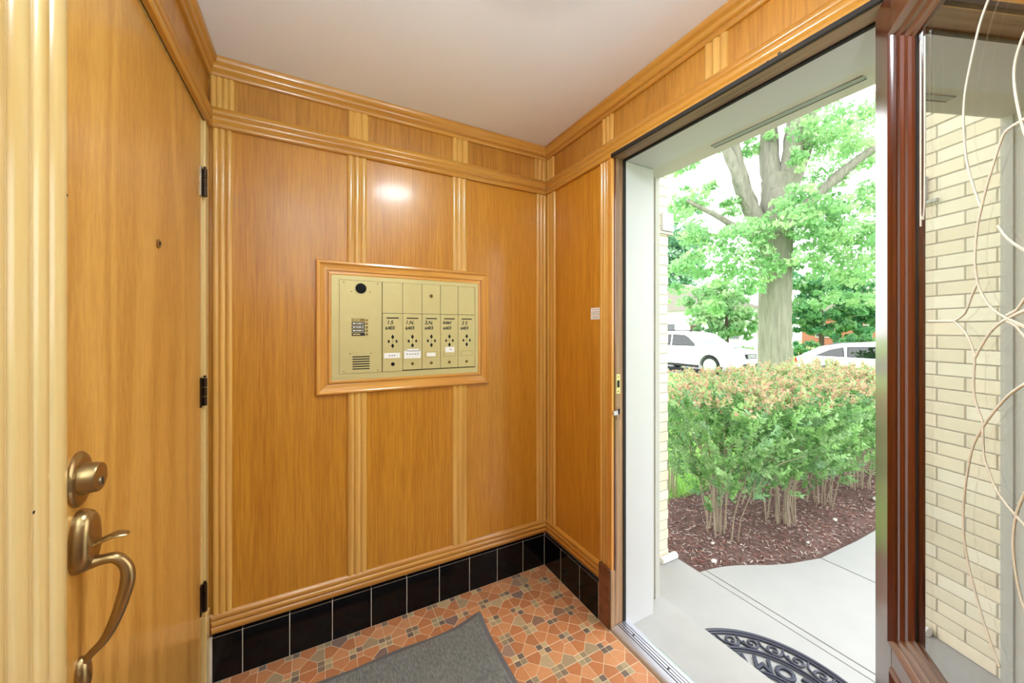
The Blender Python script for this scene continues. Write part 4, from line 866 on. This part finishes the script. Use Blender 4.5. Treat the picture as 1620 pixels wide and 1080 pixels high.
# ---------------------------------------------------------------- houses across the street
def house(name, loc, rz, w_, d_, h_, rh, wall, label, wins):
    o = empty(name, loc, rz); tag(o, label, 'house')
    MB().box(0, d_, -w_/2, w_/2, 0, h_).build('wall', wall, o)
    MB().prism([(-w_/2-.4, h_), (w_/2+.4, h_), (0, h_+rh)], lambda y, z, t: (t, y, z), -.4, d_+.4).build('roof', 'house_roof', o)
    for (y, z, ww, hh, kind) in wins:
        f = MB().box(-.06, .02, y-ww/2, y+ww/2, z, z+hh).build(kind, 'white_paint', o)
        MB().box(-.07, -.06, y-ww/2+.08, y+ww/2-.08, z+.08, z+hh-.08).build('pane', 'house_glass' if kind == 'window' else 'dark_bark', f)
    return o
house('white_house', (27, 20.2, -.36), R(8), 11, 8, 3.2, 2.2, 'house_white', 'white single-storey house beyond the white suv', [(-3.6, .9, 1.4, 1.3, 'window'), (-1, 0, 1.0, 2.1, 'door'), (1.5, .9, 1.6, 1.3, 'window'), (4, .9, 1.4, 1.3, 'window')])
house('brick_house', (43, 14, -.36), R(-4), 10, 8, 3.0, 2.4, 'house_brick', 'red brick house hidden behind the dark green tree', [(-3, .9, 1.6, 1.3, 'window'), (0, 0, 1.0, 2.1, 'door'), (3, .9, 1.6, 1.3, 'window')])

# ---------------------------------------------------------------- parked cars (local +X is the nose)
def car(name, loc, label, Lc, Wc, belt, roofz, sil, cab, wins, wheels, wr_, suv):
    o = empty(name, loc, R(-90)); tag(o, label, 'car', 'white cars parked on the street'); hw = Wc/2
    def half(x, z):
        e = min(x+Lc/2, Lc/2-x); t = max(0, 1-e/.55); return hw*(1-.20*t**2)-(.02 if z < .4 else 0)
    pts = []
    for x, z in sil: pts.append((x, z))
    # underside with wheel arches
    under = []; zb = .26
    for wx in sorted(wheels, reverse=False):
        ar = wr_+.06
        for k in range(9):
            a = math.pi-math.pi*k/8; under.append((wx+ar*math.cos(a), max(zb, wr_+ar*math.sin(a))))
    poly = pts+under[::-1] if pts[0][0] < pts[-1][0] else pts+under
    m = MB(); n = len(poly); vs = []
    cols_y = (-1, -.86, 0, .86, 1)
    for cyy in cols_y:
        for x, z in poly:
            top = z > belt-.12; f_ = .93 if abs(cyy) == 1 else 1.0
            zz = z-(.035 if abs(cyy) == 1 and top else 0)
            vs.append((x*(.985 if abs(cyy) == 1 else 1), cyy*half(x, z), zz))
    fs = []
    for c in range(4):
        for i in range(n): fs.append((c*n+i, c*n+(i+1) % n, (c+1)*n+(i+1) % n, (c+1)*n+i))
    fs += [tuple(range(n-1, -1, -1)), tuple(range(4*n, 5*n))]
    m.add(vs, fs).build('body', 'car_white', o, smooth=35)
    # cabin
    hc0, hc1 = hw-.05, hw-.24
    wz = lambda z: hc0+(hc1-hc0)*(z-belt)/(roofz-belt)
    m = MB(); n = len(cab); vs = [(x, -wz(z), z) for x, z in cab]+[(x, -wz(z)*.6, z+(.03 if z > roofz-.15 else 0)) for x, z in cab]+[(x, wz(z)*.6, z+(.03 if z > roofz-.15 else 0)) for x, z in cab]+[(x, wz(z), z) for x, z in cab]
    fs = [(c*n+i, c*n+(i+1) % n, (c+1)*n+(i+1) % n, (c+1)*n+i) for c in range(3) for i in range(n)]+[tuple(range(n-1, -1, -1)), tuple(range(3*n, 4*n))]
    m.add(vs, fs).build('cabin', 'car_white', o, smooth=35)
    for s_ in (-1, 1):
        for w_ in wins:
            trim = MB().add([(x, s_*(wz(z)+.004), z) for x, z in w_], [tuple(range(len(w_)))]); 
            cxw = sum(p[0] for p in w_)/len(w_); czw = sum(p[1] for p in w_)/len(w_)
            f = trim.build('window_trim', 'car_black', o)
            MB().add([(cxw+(x-cxw)*.93, s_*(wz(z)+.012), czw+(z-czw)*.90) for x, z in w_], [tuple(range(len(w_)))]).build('side_window', 'headlamp' if False else 'car_glass', f)
        for wx in wheels:
            wo = MB().lathe([(.0, -.11), (wr_-.10, -.11), (wr_-.03, -.11), (wr_, -.07), (wr_, .07), (wr_-.03, .11), (wr_-.10, .11), (0, .11)], lambda a, b, t: (wx+a, s_*(hw-.12)+t, wr_+b), 28).build('wheel', 'tyre', o, smooth=40)
            rim_ = MB(); yo = s_*(hw-.005)
            rim_.lathe([(0, -.004), (wr_*.66, -.004), (wr_*.66, .002), (0, .002)], lambda a, b, t: (wx+a, yo+t, wr_+b), 20)
            rim_.lathe([(wr_*.64, -.012), (wr_*.72, -.012), (wr_*.72, .012), (wr_*.64, .012), (wr_*.64, -.012)], lambda a, b, t: (wx+a, yo+t, wr_+b), 24)
            for k in range(6):
                a = k*math.pi/3; c, s1 = math.cos(a), math.sin(a)
                rim_.add([(wx+c*.05-s1*.04, yo, wr_+s1*.05+c*.04), (wx+c*.05+s1*.04, yo, wr_+s1*.05-c*.04), (wx+c*wr_*.66+s1*.028, yo, wr_+s1*wr_*.66-c*.028), (wx+c*wr_*.66-s1*.028, yo, wr_+s1*wr_*.66+c*.028)], [(0, 1, 2, 3)])
            rim_.lathe([(0, -.01), (.07, -.01), (.07, .012), (0, .012)], lambda a, b, t: (wx+a, yo+t, wr_+b), 14); rim_.build('rim', 'rim', wo, smooth=40)
        mx_ = cab[-1][0]-.25
        MB().tube([(mx_, s_*(hw-.06), belt+.06), (mx_+.02, s_*(hw+.06), belt+.10), (mx_+.02, s_*(hw+.17), belt+.10)], [.03, .085, .075], 10).build('door_mirror', 'car_white', o, smooth=50)
        MB().box(-.0, .16, s_*hw-.02, s_*hw+.025, belt-.10, belt-.07).build('door_handle', 'car_white', o, bevel=.006); MB().box(-.95, -.79, s_*hw-.02, s_*hw+.025, belt-.10, belt-.07).build('door_handle', 'car_white', o, bevel=.006)
        MB().box(wheels[0]+wr_+.1, wheels[-1]-wr_-.1, s_*hw-.03, s_*hw+.012, .27, .36).build('sill_cladding', 'car_black', o)
        MB().tube([(Lc/2-.42, s_*(hw-.16), belt-.14), (Lc/2-.20, s_*(hw-.30), belt-.17), (Lc/2-.05, s_*(hw-.42), belt-.20)], [.05, .085, .06], 8).build('headlight', 'headlamp', o, smooth=50)
        MB().box(-Lc/2+.0, -Lc/2+.10, s_*(hw-.28)-.12, s_*(hw-.28)+.12, belt-.22, belt-.06).build('tail_light', 'red_ink', o, bevel=.02)
    ws = [p for p in cab if p[1] < belt+.02]; xf = max(p[0] for p in cab); tops = [p for p in cab if p[1] > roofz-.06]; xt = max(p[0] for p in tops); xr = min(p[0] for p in cab); xtr = min(p[0] for p in tops)
    for (xa, xb, sg) in ((xf, xt, 1), (xr, xtr, -1)):
        pa = lambda t: (xa+(xb-xa)*t+sg*.035, belt+(max(p[1] for p in tops)-belt)*t+.03)
        a_, b_ = pa(.10), pa(.90)
        MB().add([(a_[0], -wz(a_[1])*.9, a_[1]), (a_[0], wz(a_[1])*.9, a_[1]), (b_[0], wz(b_[1])*.88, b_[1]), (b_[0], -wz(b_[1])*.88, b_[1])], [(0, 1, 2, 3)]).build('windscreen' if sg > 0 else 'rear_window', 'car_glass', o)
    gz = belt-.30
    g_ = MB().box(Lc/2-.10, Lc/2+.010, -.34, .34, gz-.09, gz+.09).build('grille', 'car_black', o, bevel=.03)
    for k in (-.045, .0, .045): MB().box(Lc/2+.008, Lc/2+.016, -.28, .28, gz+k-.012, gz+k+.012).build('grille_bar', 'rim', g_)
    MB().tube([(Lc/2+.012, .05*math.cos(t), gz+.05*math.sin(t)) for t in [2*math.pi*i/16 for i in range(17)]], .01, 6).build('badge', 'rim', g_)
    MB().box(Lc/2-.12, Lc/2+.012, -.55, .55, .36, .50).build('lower_intake', 'car_black', o, bevel=.02); MB().box(Lc/2+.005, Lc/2+.022, -.16, .16, .40, .53).build('number_plate', 'plate_white', o)
    if suv:
        for s_ in (-1, 1): MB().tube([(-1.6, s_*(hc1-.04), roofz+.01), (-1.5, s_*(hc1-.04), roofz+.06), (.25, s_*(hc1-.04), roofz+.06), (.4, s_*(hc1-.04), roofz+.01)], .018, 6).build('roof_rail', 'car_black', o, smooth=50)
    return o
car('white_suv', (13.2+.97, 10.12, -.44), 'white suv parked left of the big tree trunk', 4.7, 1.94, 1.06, 1.66,
    [(-2.35, .34), (-2.38, .6), (-2.33, 1.05), (-2.0, 1.08), (.9, 1.07), (1.55, 1.03), (2.05, .95), (2.27, .84), (2.35, .62), (2.33, .36)],
    [(-2.28, 1.04), (-2.05, 1.55), (-1.6, 1.645), (-.6, 1.66), (.15, 1.62), (.42, 1.56), (1.15, 1.04)],
    [[(-2.0, 1.11), (-1.86, 1.48), (-1.35, 1.53), (-1.30, 1.10)], [(-1.22, 1.10), (-1.26, 1.53), (-.50, 1.55), (-.46, 1.09)], [(-.38, 1.09), (-.42, 1.55), (.12, 1.53), (.30, 1.45), (.78, 1.10)]], (-1.45, 1.35), .37, True)
car('white_hatchback', (13.2+.9, 3.85, -.44), 'white hatchback parked right of the big tree trunk', 4.4, 1.80, .93, 1.38,
    [(-2.2, .34), (-2.24, .6), (-2.16, .92), (-1.8, .96), (.8, .94), (1.5, .88), (1.95, .78), (2.18, .62), (2.2, .36)],
    [(-2.05, .92), (-1.55, 1.24), (-1.1, 1.33), (-.4, 1.38), (.15, 1.34), (.5, 1.24), (1.15, .92)],
    [[(-1.62, .97), (-1.28, 1.16), (-.98, 1.24), (-.92, .97)], [(-.86, .97), (-.90, 1.25), (-.18, 1.29), (-.14, .96)], [(-.07, .96), (-.10, 1.29), (.16, 1.26), (.40, 1.18), (.82, .96)]], (-1.35, 1.3), .33, False)
